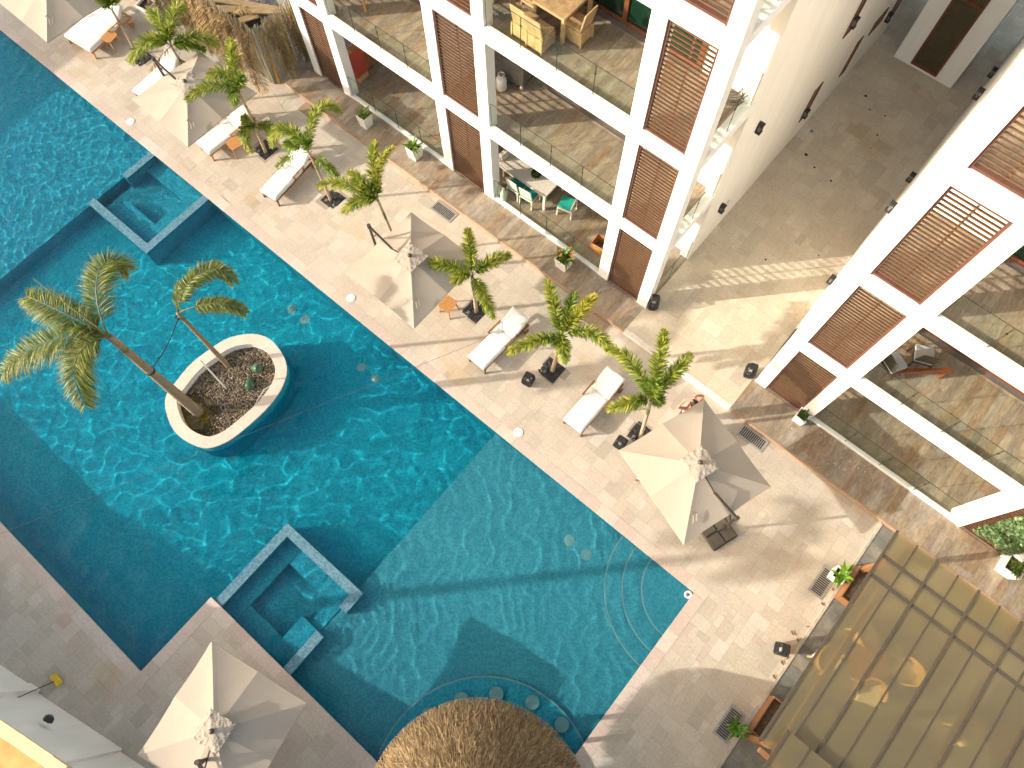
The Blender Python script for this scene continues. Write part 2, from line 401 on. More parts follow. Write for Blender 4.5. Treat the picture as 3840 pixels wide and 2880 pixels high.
# terraces in front of the houses
for x0, x1, yf in ((-17.75, -3.41, 9.86), (.32, 14, 10.01)):
    mb = MB(); planks(mb, x0, x1, 8.90, yf, .152, .2, .95); mb.box(x0, x1, 8.90, yf, -.04, .146, 0, (.25, .2, .15))
    struct('terrace', mb, m_plank)
    mb = MB(); strip(mb, x0, x1, 8.84, 8.897, -.04, .158, 'x', .9, lambda: jit((.40, .275, .19), .12)); struct('terrace_kerb', mb, m_coping)
# two brown tiles inlaid at the foot of the terrace kerb
for a, b in ((T3(960, 280), T3(1130, 390)), (G(640, 1090), G(800, 1210))):
    p, q = at(a), at(b); mb = MB(); mb.box(p.x, q.x, 8.42, 8.83, -.004, .006, 0, (.36, .27, .17)); struct('paving_strip', mb, m_plank)

# ------------------------------------------------------------------ pool
ZD, ZS, WL = -1.15, -.46, -.07
XD0, XD1 = -19.45, -4.38                                      # deep part between two shelves
arc = []
a0, a1 = math.atan2(-1.2 - BC.y, 2.05 - BC.x), math.atan2(YP - BC.y, -math.sqrt(BR ** 2 - (YP - BC.y) ** 2)) + 2 * PI
for i in range(17):
    a = a0 + (a1 - a0) * i / 16; arc.append((BC.x + BR * math.cos(a), BC.y + BR * math.sin(a)))
POOL = [(XL, YE), (XR, YE), (XR, -.85)] + arc + [(XP, YP), (XP, YL), (XL, YL)]
mb = MB()
n = len(POOL)
for i in range(n):
    (x0, y0), (x1, y1) = POOL[i], POOL[(i + 1) % n]
    k = max(1, int(math.hypot(x1 - x0, y1 - y0) / 2))
    mi = 2 if min(x0, x1) > XD1 else 0
    for j in range(k):
        p = (x0 + (x1 - x0) * j / k, y0 + (y1 - y0) * j / k); q = (x0 + (x1 - x0) * (j + 1) / k, y0 + (y1 - y0) * (j + 1) / k)
        mb.quad((*p, ZD - .1), (*q, ZD - .1), (*q, -.044), (*p, -.044), mi)
mb.quad((XD0, YL, ZD), (XD1, YL, ZD), (XD1, YE, ZD), (XD0, YE, ZD), 0)
mb.quad((XL, YL, ZS), (XD0, YL, ZS), (XD0, YE, ZS), (XL, YE, ZS), 2)
mb.quad((XD1, YP - .2, ZS), (XR, YP - .2, ZS), (XR, YE, ZS), (XD1, YE, ZS), 1)
mb.quad((XD1, YP - .2, ZD), (XD1, YP - .2, ZS), (XD1, YE, ZS), (XD1, YE, ZD), 2)
mb.quad((XD0, YL, ZD), (XD0, YE, ZD), (XD0, YE, ZS), (XD0, YL, ZS), 0)
basin = struct('pool_basin', mb, [m_deep, m_shelf, m_mid])
# quarter-round entry steps in the right corner
RECV = [basin]
mb = MB()
for r, z in ((2.35, -.40), (1.90, -.29), (1.40, -.18)):
    poly = [(XR, YE)] + [(XR + r * math.cos(PI + PI / 2 * i / 28), YE + r * math.sin(PI + PI / 2 * i / 28)) for i in range(29)]
    mb.prism(poly, ZS - .01, z)
    for i in range(28):                                       # pale nosing line
        a, b = PI + PI / 2 * i / 28, PI + PI / 2 * (i + 1) / 28
        mb.add([(XR + q * math.cos(c), YE + q * math.sin(c), z + .004) for c in (a, b) for q in (r - .045, r - .002)], [(0, 1, 3, 2)], 1)
RECV.append(struct('pool_step', mb, [m_shelf, m_stool]))
# bench round the bar and its six stools
mb = MB(); pts = []
for i in range(41):
    a = math.radians(50 + 150 * i / 40); pts.append((math.cos(a), math.sin(a)))
for i in range(40):
    (c0, s0), (c1, s1) = pts[i], pts[i + 1]; r0, r1, z = BR - .1, 2.78, -.30
    mb.quad((BC.x + c0 * r0, BC.y + s0 * r0, z), (BC.x + c0 * r1, BC.y + s0 * r1, z), (BC.x + c1 * r1, BC.y + s1 * r1, z), (BC.x + c1 * r0, BC.y + s1 * r0, z), 0)
    mb.quad((BC.x + c0 * r1, BC.y + s0 * r1, z), (BC.x + c0 * r1, BC.y + s0 * r1, ZS), (BC.x + c1 * r1, BC.y + s1 * r1, ZS), (BC.x + c1 * r1, BC.y + s1 * r1, z), 0)
    mb.quad((BC.x + c0 * (r1 - .04), BC.y + s0 * (r1 - .04), z + .004), (BC.x + c0 * r1, BC.y + s0 * r1, z + .004), (BC.x + c1 * r1, BC.y + s1 * r1, z + .004), (BC.x + c1 * (r1 - .04), BC.y + s1 * (r1 - .04), z + .004), 1)
RECV.append(struct('bar_bench', mb, [m_mid, m_stool]))
stool_lab = ['in the shade just left of the thatch peak', 'at the top of the ring, above the thatch peak', 'second from the lower left end of the ring', 'at the lower left end, half under thatch', 'brightest, on the sunlit side right of the thatch peak', 'at the right end of the ring by the deck edge']
me = None
for (x, y), lb in zip(((-.47, -1.72), (.12, -1.06), (-.86, -2.5), (-.95, -3.38), (.93, -.62), (1.82, -.55)), stool_lab):
    o = thing('bar_stool', 'round mosaic underwater bar stool ' + lb, 'bar stool', (x, y, ZS), 0, 'round stools in the water round the bar')
    sm = MB().lathe([(.10, 0), (.10, .26), (.175, .27), (.18, .29), (.175, .305), (0.01, .306)], n=28)
    RECV.append(obj('seat', sm, m_stool, o))

DA, DB = (.46, AZ, 1.9, .10, .68, .056), (.36, AZ, 1.9, .09, .64, .048)
def blur(a, sg):
    r = int(3 * sg + 1); k = np.exp(-.5 * (np.arange(-r, r + 1) / sg) ** 2); k /= k.sum()
    for ax in (0, 1):
        p = np.pad(a, [(r, r) if q == ax else (0, 0) for q in (0, 1)], mode='edge'); o = np.zeros_like(a)
        for i, w_ in enumerate(k): o += w_ * (p[i:i + a.shape[0]] if ax == 0 else p[:, i:i + a.shape[1]])
        a = o
    return a
def wave_mesh():
    st = .032; nx = int((XR + .02 - XL) / st); ny = int((YE - YL) / st)
    X, Y = np.meshgrid(np.linspace(XL, XR, nx + 1), np.linspace(YL, YE, ny + 1), indexing='ij')
    def swell(lo, hi, k, p=1.0):
        z = np.zeros_like(X); v = 0
        for _ in range(k):
            lam = rng.uniform(lo, hi); kk = 2 * PI / lam; th = rng.uniform(0, 2 * PI); a = lam ** p
            z += a * np.sin(kk * (X * math.cos(th) + Y * math.sin(th)) + rng.uniform(0, 6.28)); v += a * a / 2
        return z / math.sqrt(v)
    def cells(size, ang, st_, warp, k, sg):
        '''ripples as a net of crests round shallow hollows: each hollow spreads the light, each crest gathers it'''
        c, s_ = math.cos(ang), math.sin(ang)
        wx, wy = swell(.9, 2.2, 8), swell(.9, 2.2, 8); x2, y2 = swell(.35, .7, 8), swell(.35, .7, 8)
        u = ((X * c + Y * s_) + warp * wx + warp * .3 * x2) / st_; v = (-X * s_ + Y * c) + warp * wy + warp * .3 * y2
        gu, gv = np.floor(u / size).astype(int), np.floor(v / size).astype(int); best = np.full(X.shape, 9.0); seed = rng.random((2, 97, 89))
        for du in (-1, 0, 1):
            for dv in (-1, 0, 1):
                a, b = gu + du, gv + dv; ju, jv = seed[0][a % 97, b % 89], seed[1][a % 97, b % 89]
                best = np.minimum(best, (u - (a + .1 + .8 * ju) * size) ** 2 + (v - (b + .1 + .8 * jv) * size) ** 2)
        return blur(k * .5 * best, sg / st)
    sm = lambda a, b, v: np.clip((v - a) / (b - a), 0, 1) ** 2 * (3 - 2 * np.clip((v - a) / (b - a), 0, 1))
    west = 1 - sm(-19.95, -18.9, X); east = sm(-5.1, -4.3, X); mw = (1 - sm(-15.5, -9.5, X))
    dd_, ds_ = 1.34, .50                                        # floor shift per unit of slope, deep and shallow
    deep = cells(*DA) * (1 - mw) + cells(*DB) * mw
    far = cells(.21, AZ, 1.3, .08, .85, .040) + .6 * cells(.36, AZ, 1.2, .12, .35, .05)
    shelf = cells(.30, 2.27, 2.2, .10, .25, .048) + .5 * cells(.19, 2.2, 1.9, .07, .16, .04)
    Z = deep / dd_ * (1 - west) * (1 - east) + far / ds_ * west + shelf / ds_ * east
    Z += .0022 * swell(1.3, 2.6, 14)
    for cx, cy, r, a, lam in ((-4.2, -2.5, 1.6, .0019, .27),):   # rings leaving the spa
        dd = np.hypot(X - cx, Y - cy); Z += a * np.exp(-((dd - .4) / r) ** 2) * np.sin(2 * PI * dd / lam)
    Z -= Z.mean()
    Z += WL
    ins = np.zeros((nx, ny), bool); cx = (X[:-1, :-1] + X[1:, 1:]) / 2; cy = (Y[:-1, :-1] + Y[1:, 1:]) / 2
    j = n - 1
    for i in range(n):
        (xi, yi), (xj, yj) = POOL[i], POOL[j]
        if yi != yj: ins ^= ((yi > cy) != (yj > cy)) & (cx < (xj - xi) * (cy - yi) / (yj - yi) + xi)
        j = i
    vs = np.stack([X, Y, Z], -1).reshape(-1, 3); ii = np.arange((nx + 1) * (ny + 1)).reshape(nx + 1, ny + 1)
    q = np.stack([ii[:-1, :-1], ii[1:, :-1], ii[1:, 1:], ii[:-1, 1:]], -1)[ins]
    used = np.unique(q); mp = np.full(len(vs), -1); mp[used] = np.arange(len(used)); vs = vs[used]; q = mp[q]
    me = bpy.data.meshes.new('water'); me.vertices.add(len(vs)); me.vertices.foreach_set('co', vs.ravel())
    me.loops.add(q.size); me.loops.foreach_set('vertex_index', q.ravel()); me.polygons.add(len(q)); me.polygons.foreach_set('loop_start', np.arange(0, q.size, 4))
    me.update(); me.shade_smooth(); me.materials.append(m_water); return me
water = bpy.data.objects.new('water', wave_mesh()); COL.objects.link(water); water['kind'] = 'structure'; water.cycles.is_caustics_caster = True

# spas: low mosaic walls that just break the surface
RT = -.035
def spa(label, x0, x1, y0, y1, walls, benches, zf):
    o = thing('spa_tub', label, 'spa pool', ((x0 + x1) / 2, (y0 + y1) / 2, ZD), 0, 'spa pools built into the swimming pool')
    mb = MB()
    for w_ in walls: mb.box(*w_, ZD, RT - .012)
    RECV.append(obj('wall', mb, m_mid, o, world=True)); mb = MB()
    for w_ in walls: mb.box(*w_, RT - .012, RT)
    RECV.append(obj('rim', mb, m_rim, o, world=True))
    mb = MB()
    for b in benches: mb.box(*b[:4], ZD, b[4])
    RECV.append(obj('bench', mb, m_mid, o, world=True))
    mb = MB(); mb.box(x0 + .1, x1 - .1, y0 + .1, y1 - .1, ZD, zf); RECV.append(obj('floor', mb, m_mid, o, world=True))
    return o
spa('spa pool with steel blue mosaic rim beside the deck point, near the lower pool edge', -7.0, -4.13, YP, -1.45,
    [(-7.0, -6.74, YP, -1.45), (-6.74, -4.13, -1.71, -1.45), (-4.39, -4.13, -2.1, -1.71), (-4.42, -4.16, YP + .001, -2.89)],
    [(-6.74, -6.28, YP + .002, -1.71, -.42), (-6.28, -4.39, -2.2, -1.71, -.42), (-6.28, -4.42, YP + .002, -3.62, -.45), (-5.0, -4.42, -3.62, -2.9, -.22), (-4.75, -4.39, -2.9, -2.2, -.42)], -.85)
spa('spa pool with pale mosaic rim against the far pool edge, left of the loungers', -19.3, -16.42, 1.55, YE, 
    [(-19.3, -16.42, 1.55, 1.80), (-16.68, -16.42, 1.80, YE - .001), (-19.3, -19.06, 2.95, YE - .001)],
    [(-18.6, -16.68, 1.80, 2.45, -.40), (-17.25, -16.68, 2.45, YE - .002, -.40), (-19.06, -17.25, 3.62, YE - .002, -.45)], -.85)

# island planter
ring = [T9(*p) for p in ((65, 1180), (80, 1040), (140, 955), (220, 850), (430, 590), (700, 392), (850, 292), (1000, 225), (1240, 185), (1400, 205), (1550, 280), (1660, 415), (1725, 530), (1757, 660), (1742, 790), (1690, 930), (1610, 1060), (1490, 1212), (1300, 1395), (1040, 1610))] + [I(*p) for p in ((1870, 575), (1780, 612), (1700, 622), (1600, 595), (1490, 530), (1420, 445), (1382, 340))]
IZ = .32
outer = [at(p, IZ) for p in ring]; outer = [Vector((p.x, p.y)) for p in outer]
def smooth_closed(pts, k=3):
    for _ in range(k): pts = [q for i in range(len(pts)) for q in (pts[i] * .75 + pts[(i + 1) % len(pts)] * .25, pts[i] * .25 + pts[(i + 1) % len(pts)] * .75)]
    return pts
outer = smooth_closed(outer, 1)
cen = sum(outer, Vector((0, 0))) / len(outer)
inner = []
for i, p in enumerate(outer):
    d = (outer[(i + 1) % len(outer)] - outer[i - 1]).normalized(); nrm = Vector((-d.y, d.x))
    if nrm.dot(cen - p) < 0: nrm = -nrm
    inner.append(p + nrm * .33)
isl = thing('island_planter', 'oval stone rimmed planter standing in the pool with two palms in gravel', 'planter', (cen.x, cen.y, ZD))
k = len(outer); mb = MB()
mb.add([(*p, IZ - .05) for p in outer] + [(*p, IZ) for p in outer] + [(*p, IZ) for p in inner] + [(*p, IZ - .05) for p in inner], [f for i in range(k) for f in ((i, (i + 1) % k, k + (i + 1) % k, k + i), (k + i, k + (i + 1) % k, 2 * k + (i + 1) % k, 2 * k + i), (2 * k + i, 2 * k + (i + 1) % k, 3 * k + (i + 1) % k, 3 * k + i))], 0, (.64, .545, .46))
obj('rim', mb, m_coping, isl, world=True)
mb = MB(); wo = [p + (cen - p).normalized() * .02 for p in outer]
mb.add([(*p, ZD) for p in wo] + [(*p, IZ - .05) for p in wo], [(i, (i + 1) % k, k + (i + 1) % k, k + i) for i in range(k)])
RECV.append(obj('wall', mb, m_mid, isl, world=True, smooth=True))
mb = MB(); mb.add([(*p, 0) for p in inner] + [(*p, IZ - .05) for p in inner], [(i, (i + 1) % k, k + (i + 1) % k, k + i) for i in range(k)]); obj('lining', mb, m_offwhite, isl, world=True)
mb = MB(); mb.add([(*p, .06) for p in inner], [tuple(range(k))]); obj('soil', mb, m_gravel_base, isl, world=True)
def inside(poly, x, y):
    c = False; j = len(poly) - 1
    for i in range(len(poly)):
        if (poly[i][1] > y) != (poly[j][1] > y) and x < (poly[j][0] - poly[i][0]) * (y - poly[i][1]) / (poly[j][1] - poly[i][1]) + poly[i][0]: c = not c
        j = i
    return c
mb = MB(); xs = [p.x for p in inner]; ys = [p.y for p in inner]
GC = [(.30, .24, .16), (.20, .16, .11), (.38, .32, .23), (.12, .10, .075), (.26, .22, .19), (.33, .25, .14)]
wet = at(T9(480, 1330), .1)
for _ in range(6500):
    x, y = random.uniform(min(xs), max(xs)), random.uniform(min(ys), max(ys))
    if not inside(inner, x, y): continue
    c = jit(random.choice(GC), .2); dw = math.hypot(x - wet.x, y - wet.y)
    if dw < .75 + random.uniform(-.15, .15):
        if random.random() < .8: continue
        c = (.14, .11, .02)
    s = random.uniform(.018, .042); z = .06 + random.uniform(.0, .03); a = random.uniform(0, PI)
    u = Vector((math.cos(a), math.sin(a), random.uniform(-.4, .4))) * s; v = Vector((-math.sin(a), math.cos(a), random.uniform(-.4, .4))) * s * .7
    p = Vector((x, y, z)); top = p + Vector((0, 0, s * .8))
    mb.add([p + u, p + v, p - u, p - v, top], [(0, 1, 4), (1, 2, 4), (2, 3, 4), (3, 0, 4)], 0, c)
o = obj('gravel', mb, m_gravel, isl, world=True); o['kind'] = 'stuff'
mb = MB(); mb.add([(wet.x + .44 * math.cos(a) * random.uniform(.8, 1.1), wet.y + .44 * math.sin(a) * random.uniform(.8, 1.1), .066) for a in [2 * PI * i / 22 for i in range(22)]], [tuple(range(22))], 0)
obj('puddle', mb, plain('wet algae soil', (.13, .095, .012), .25, .35, 8, bmp=.3), isl, world=True)
# green spotlights, stake and cable
for (px, lb, dz) in ((T9(1250, 650), 'upper green garden spotlight standing in the island gravel', .35), (T9(1240, 780), 'lower green garden spotlight lying on the island gravel, nearer the stake', .2)):
    q = at(px, .22); o = thing('garden_spotlight', lb, 'spotlight', (q.x, q.y, .08), 0, 'green spotlights on the island')
    d = Vector((.55, .25 if dz > .3 else -.55, dz)).normalized()
    obj('body', MB().tube([(0, 0, .06), d * .16 + Vector((0, 0, .06)), d * .32 + Vector((0, 0, .06)), d * .37 + Vector((0, 0, .06))], [.04, .115, .128, .12], 16), m_greenpl, o, True)
    obj('stake', MB().tube([(0, 0, -.04), (0, 0, .07)], .018, 8), m_black, o)
q = at(T9(920, 950), .06); q2 = over(q, T9(550, 550))
tag(obj('metal_stake', MB().tube([q, q2], .022, 8), m_whiteplastic), 'thin pale metal stake standing in the island gravel between the palms', 'stake')
q, q2 = at(T9(1300, 1200), .1), at(T9(1590, 870), .3)
tag(obj('bent_pole', MB().tube([q, q * .4 + q2 * .6 + Vector((-.12, .02, 0)), q2], .018, 8), m_steel), 'bent steel rod leaning on the inner rim of the island planter', 'pole')

for o in RECV: o.cycles.is_caustics_receiver = True

# lamps under water, skimmer lids and drains
def lens(px, z, lb):
    q = at(px, z * .75); o = thing('pool_light', lb, 'pool light', (q.x, q.y, z), 0, 'round lamps set in the pool floor')
    a = obj('lens', MB().lathe([(.12, .0), (.115, .02), (.07, .03), (.01, .032)], n=24), m_lens, o); b = obj('ring', MB().lathe([(.15, 0), (.15, .014), (.12, .016)], n=24), m_stool, o)
    a.cycles.is_caustics_receiver = True; b.cycles.is_caustics_receiver = True
for px, z, lb in ((F(430, 1105), ZD, 'large round pool lamp in the bright water above the island shadow'), (F(322, 1020), ZD, 'small round pool lamp, left of the larger lamp above the island shadow'), (F(902, 1497), ZD, 'round pool lamp inside the dark shadow right of the island'), (F(1012, 1590), ZD, 'round pool lamp at the edge of the island shadow, by the far pool edge'),
                  (K(520, 1385), ZS, 'round pool lamp on the pale shelf, the one further from the entry steps'), (K(660, 1500), ZS, 'round pool lamp on the pale shelf, the one nearer the entry steps'), (N(285, 238), -1.0, 'round lamp in the floor of the lower spa')):
    lens(px, z, lb)
for px, lb in ((A(1085, 1010), 'round white skimmer lid in the deck below the left umbrella'), (F(810, 925), 'round white skimmer lid in the deck left of the middle umbrella'), (K(98, 490), 'round white skimmer lid in the deck beyond the foot of the right lounger')):
    q = at(px); o = thing('skimmer_lid', lb, 'lid', (q.x, q.y, 0), 0, 'white skimmer lids in the deck')
    obj('cover', MB().lathe([(.135, .0), (.135, .012), (.12, .017), (.01, .017)], n=32), m_whiteplastic, o)
    for a in (.4, .4 + PI): obj('finger_hole', MB().lathe([(.016, .018), (.014, .02)], (.085 * math.cos(a), .085 * math.sin(a), 0), 10), m_black, o)
q = at(O(1525, 212), -.05); o = thing('return_fitting', 'small white round fitting in the water at the right corner of the pool', 'fitting', (q.x - .03, q.y - .06, -.15))
obj('ring', MB().lathe([(.10, 0), (.10, .12), (.07, .125), (.065, .10)], n=24), m_whiteplastic, o); obj('screw', MB().lathe([(.03, .1), (.03, .128)], n=12), m_metal, o)
def drain(px, along, lb, ln=.85, wd=.42):
    q = at(px); o = thing('drain_grate', lb, 'drain grate', (q.x, q.y, 0), 0 if along == 'x' else PI / 2, 'steel drain grates in the deck')
    mb = MB(); f = .06
    for x0, x1, y0, y1 in ((-ln / 2, ln / 2, -wd / 2, -wd / 2 + f), (-ln / 2, ln / 2, wd / 2 - f, wd / 2), (-ln / 2, -ln / 2 + f, -wd / 2 + f, wd / 2 - f), (ln / 2 - f, ln / 2, -wd / 2 + f, wd / 2 - f)): mb.box(x0, x1, y0, y1, .002, .016)
    obj('frame', mb, m_galv, o)
    mb = MB(); k = 13; d = (ln - 2 * f) / k
    for i in range(k): mb.box(-ln / 2 + f + i * d + d * .66, -ln / 2 + f + (i + 1) * d, -wd / 2 + f, wd / 2 - f, .002, .013)
    obj('bars', mb, m_galv, o)
    obj('sump', MB().box(-ln / 2 + f, ln / 2 - f, -wd / 2 + f, wd / 2 - f, .0, .004), m_black, o)
m_galv = plain('galvanised steel', (.36, .35, .33), .5, .12, 9, metal=.3)
drain(F(1582, 205), 'x', 'steel drain grate in the deck between the middle umbrella and the terrace')
drain(K(2040, 535), 'x', 'steel drain grate at the terrace kerb beside the large right umbrella')
drain(P(545, 115), 'y', 'steel drain grate beside the potted plant at the pergola, pointing to the pool')
drain(O(1845, 1290), 'y', 'steel drain grate in shade beside the lower pergola plant')

# rust marks along some joints of the deck
mb = MB(); q0 = at(A(1650, 1450))
for _ in range(26):
    x, y = q0.x + random.uniform(-1.1, 1.2), q0.y + random.gauss(0, .28); l = random.uniform(.12, .5); c = jit((.50, .38, .24), .08)
    y = max(YE + .31, y)
    if random.random() < .5: mb.box(x, x + l, y - .006, y + .006, .0, .0025, 0, c)
    else: mb.box(x - .006, x + .006, y, y + l * .7, .0, .003, 0, c)
struct('rust_mark', mb, m_stone)

# small stains: dark spots in the passage, white paint drips on the right terrace
mb = MB()
def spot(p, r, z, c, n_=9):
    mb.add([(p.x + r * random.uniform(.7, 1.1) * math.cos(2 * PI * i / n_), p.y + r * random.uniform(.7, 1.1) * math.sin(2 * PI * i / n_), z) for i in range(n_)], [tuple(range(n_))], 0, c)
for px, r in ((D(900, 795), .06), (D(932, 907), .035), (D(1058, 960), .04), (D(997, 1120), .04), (D(475, 1388), .045), (D(610, 1500), .045), (D(405, 1282), .07), (D(945, 1230), .02), (H(70, 605), .04), (H(510, 572), .03)): spot(at(px, .155), r, .1535, (.05, .045, .04))
spot(at(D(452, 1088), .155), .07, .1535, (.12, .25, .38))
for _ in range(46):
    px = L(random.uniform(140, 900), random.uniform(400, 850)); q = at(px, .155)
    if 8.95 < q.y < 9.95: spot(q, random.uniform(.008, .03), .1555, (.62, .60, .56))
struct('paving_stain', mb, m_stone)
for k, px in enumerate((P(290, 540), P(415, 487), P(335, 600), P(250, 745), P(205, 785), P(540, 300), P(625, 178), P(140, 905))):
    q = at(px); mb = MB(); r = random.uniform(.04, .07); a = random.uniform(0, 6.28); v = []
    for i in range(5):
        s_ = i / 4; w_ = r * .45 * math.sin(PI * (.06 + .9 * s_)); h = .006 + .03 * abs(s_ - .5); v += [(r * (s_ * 2 - 1), -w_, h + .012), (r * (s_ * 2 - 1), 0, h), (r * (s_ * 2 - 1), w_, h + .014)]
    mb.add(v, [(3 * i + j, 3 * i + 3 + j, 3 * i + 4 + j, 3 * i + 1 + j) for i in range(4) for j in range(2)], 0, jit((.30, .17, .07), .2))
    o = obj('dry_leaf', mb, m_dry); o.location = (q.x, q.y, .005); o.rotation_euler = (0, 0, a); tag(o, 'small curled brown leaf lying along the edge of the slate strip', 'leaf', 'fallen leaves by the slate strip')
# ------------------------------------------------------------------ houses
def slat_screen(root, x0, x1, Y, z0, z1, seed=0):
    f = .055; ob = None; mb = MB()
    for a in ((x0, x0 + f, z0, z1), (x1 - f, x1, z0, z1), (x0 + f, x1 - f, z1 - f, z1), (x0 + f, x1 - f, z0 + .02, z0 + .02 + f)): mb.box(a[0], a[1], Y + .04, Y + .13, a[2], a[3])
    fr = obj('slat_screen', mb, m_frame, root, world=True)
    mb = MB(); k = int((z1 - z0 - .12) / .109); d = (z1 - z0 - .14) / k
    for i in range(k):
        z = z0 + .10 + (i + .5) * d; t_ = .12 + random.uniform(-.06, .06)
        c = Vector(((x0 + x1) / 2, Y + .085, z)); mb.obox(c, ((x1 - x0) / 2 - f, 0, 0), (0, .0235 * math.cos(t_), -.0235 * math.sin(t_)), (0, .0095 * math.sin(t_), .0095 * math.cos(t_)))
    mb.box((x0 + x1) / 2 - .02, (x0 + x1) / 2 + .02, Y + .125, Y + .155, z0 + .05, z1 - .05)
    obj('slats', mb, m_slat, fr, world=True)
def glass_rail(root, a, b, z, h, n):
    a, b = Vector(a), Vector(b); d = (b - a) / n; u = d.normalized()
    g = MB(); e = MB(); nr = Vector((-u.y, u.x, 0)) * .006
    for i in range(n):
        p, q = a + d * i + u * .008, a + d * (i + 1) - u * .008
        g.quad((p.x, p.y, z), (q.x, q.y, z), (q.x, q.y, z + h), (p.x, p.y, z + h))
        e.bar((p.x, p.y, z + h), (q.x, q.y, z + h), .010, .008)
        for r in (p, q): e.bar((r.x, r.y, z), (r.x, r.y, z + h), .008, .008)
        for hh in (.72,) if i else (): e.obox((p.x - u.x * .008, p.y - u.y * .008, z + h * hh), u * .02, nr * 2, (0, 0, .018))
    o = obj('glass_railing', g, m_glass, root, world=True); obj('glass_edge', e, m_glassedge, o, world=True)

def house(label, Y, segs, lev, xs, side, ground_h, dep=2.3, yend=26):
    X0, X1 = segs[0][0], segs[-1][1]
    root = thing('apartment_building', label, 'apartment building', ((X0 + X1) / 2, Y, .15))
    zt = lev[-1][1] + .5; cd_ = .33
    for a, b, kd in segs:
        if kd == 'col': obj('column', MB().box(a, b, Y, Y + cd_, .10, zt), m_white, root, world=True)
    for i, (z0, z1) in enumerate(lev):
        zn = lev[i + 1][0] if i + 1 < len(lev) else zt
        mb = MB()
        for a, b, kd in segs:
            if kd != 'col': mb.box(a - .004, b + .004, Y + .004, Y + .13, z1, zn)
        obj('slab_edge', mb, m_white, root, world=True)
        fz = z0 - .16 if i else z0 + .004
        mb = MB(); planks(mb, X0 + .02, X1 - .02, Y + .135 if i else Y + .02, Y + dep, fz, .2, 1.0)
        if i: mb.box(X0 + .02, X1 - .02, Y + .125, Y + dep, lev[i - 1][1] + .002, fz - .004, 0, (.7, .69, .66))
        obj('floor', mb, m_plank, root, world=True)
        for a, b, kd in segs:
            if kd == 'slat': slat_screen(root, a, b, Y, z0 + (.0 if i else .02), z1)
            if kd == 'bay':
                obj('kerb', MB().box(a, b, Y + .02, Y + .14, .10, .235), m_white, root, world=True) if not i else None
                zb = z0 if i else .235
                glass_rail(root, (a + .02, Y + .07, 0), (b - .02, Y + .07, 0), zb, .86, 4)
        # sliding doors on the back wall of the balcony
        for a, b, kd in segs:
            if kd == 'bay':
                mb = MB(); d0, d1 = a + .25, b + .25; zz = fz + .02; zh = fz + 2.45
                mb.box(d0, d1, Y + dep - .05, Y + dep + .04, zh, zh + .12); mb.box(d0, d1, Y + dep - .05, Y + dep + .04, zz, zz + .10)
                for k in range(5): xx = d0 + (d1 - d0) * k / 4; mb.box(xx - .06, xx + .06, Y + dep - .055, Y + dep + .04, zz, zh)
                fr = obj('sliding_door', mb, m_doorwood, root, world=True)
                obj('pane', MB().box(d0, d1, Y + dep - .012, Y + dep - .002, zz + .05, zh), m_greendoor, fr, world=True)
                obj('track', MB().box(d0 - .1, d1 + .1, Y + dep - .22, Y + dep - .06, fz + .002, fz + .02), m_steel, root, world=True)
    for (px0, px1) in xs: obj('partition', MB().box(px0, px1, Y + cd_ + .002, Y + dep, .10, zt - .01), m_white, root, world=True)
    # main volume behind the balconies
    obj('wall', MB().box(X0 + (0 if side > 0 else 0), X1, Y + dep, yend, .02, zt), m_offwhite, root, world=True)
    obj('roof', MB().box(X0 - .03, X1 + .03, Y - .03, yend + .03, zt, zt + .12), m_offwhite, root, world=True)
    # open side of the balconies
    sx = X1 if side > 0 else X0
    y0, y1 = Y + cd_, Y + dep - .14
    for i, (z0, z1) in enumerate(lev):
        zn = lev[i + 1][0] if i + 1 < len(lev) else zt
        obj('slab_edge', MB().box(sx - (.25 if side > 0 else .002), sx + (.002 if side > 0 else .25), y0 - .002, Y + dep, z1, zn - .155), m_white, root, world=True)
        zb = z0 - .15 if i else .16
        glass_rail(root, (sx - side * .06, y0 + .01, 0), (sx - side * .06, y1, 0), zb, .95, 2)
    obj('jamb', MB().box(sx - .3 if side > 0 else sx - .003, sx + .003 if side > 0 else sx + .3, y1, Y + dep + .003, .10, zt - .02), m_offwhite, root, world=True)
    return root
LV1 = [(.15, 3.09), (3.55, 6.49), (6.96, 9.91), (10.37, 13.3)]
LV2 = [(.15, 2.90), (3.38, 6.37), (6.83, 9.80), (10.25, 13.2)]
b1 = house('white three storey apartment block with slatted screens and glass balconies behind the left terrace', 9.85,
    [(-17.33, -16.98, 'col'), (-16.98, -15.90, 'slat'), (-15.90, -15.55, 'col'), (-15.55, -11.36, 'bay'), (-11.36, -11.0, 'col'), (-11.0, -9.68, 'slat'), (-9.68, -9.31, 'col'), (-9.31, -5.15, 'bay'), (-5.15, -4.80, 'col'), (-4.80, -3.70, 'slat'), (-3.70, -3.36, 'col')],
    LV1, [(-11.30, -11.06), (-17.30, -17.05)], 1, .15)
b2 = house('white apartment block on the right with slatted screens and wide glass bay, above the pergola', 10.0,
    [(.40, .75, 'col'), (.75, 1.87, 'slat'), (1.87, 2.22, 'col'), (2.22, 6.48, 'bay'), (6.48, 6.86, 'col'), (6.86, 8.05, 'slat'), (8.05, 8.42, 'col'), (8.42, 12.6, 'bay'), (12.6, 12.95, 'col')],
    LV2, [(12.65, 12.9)], -1, .15)
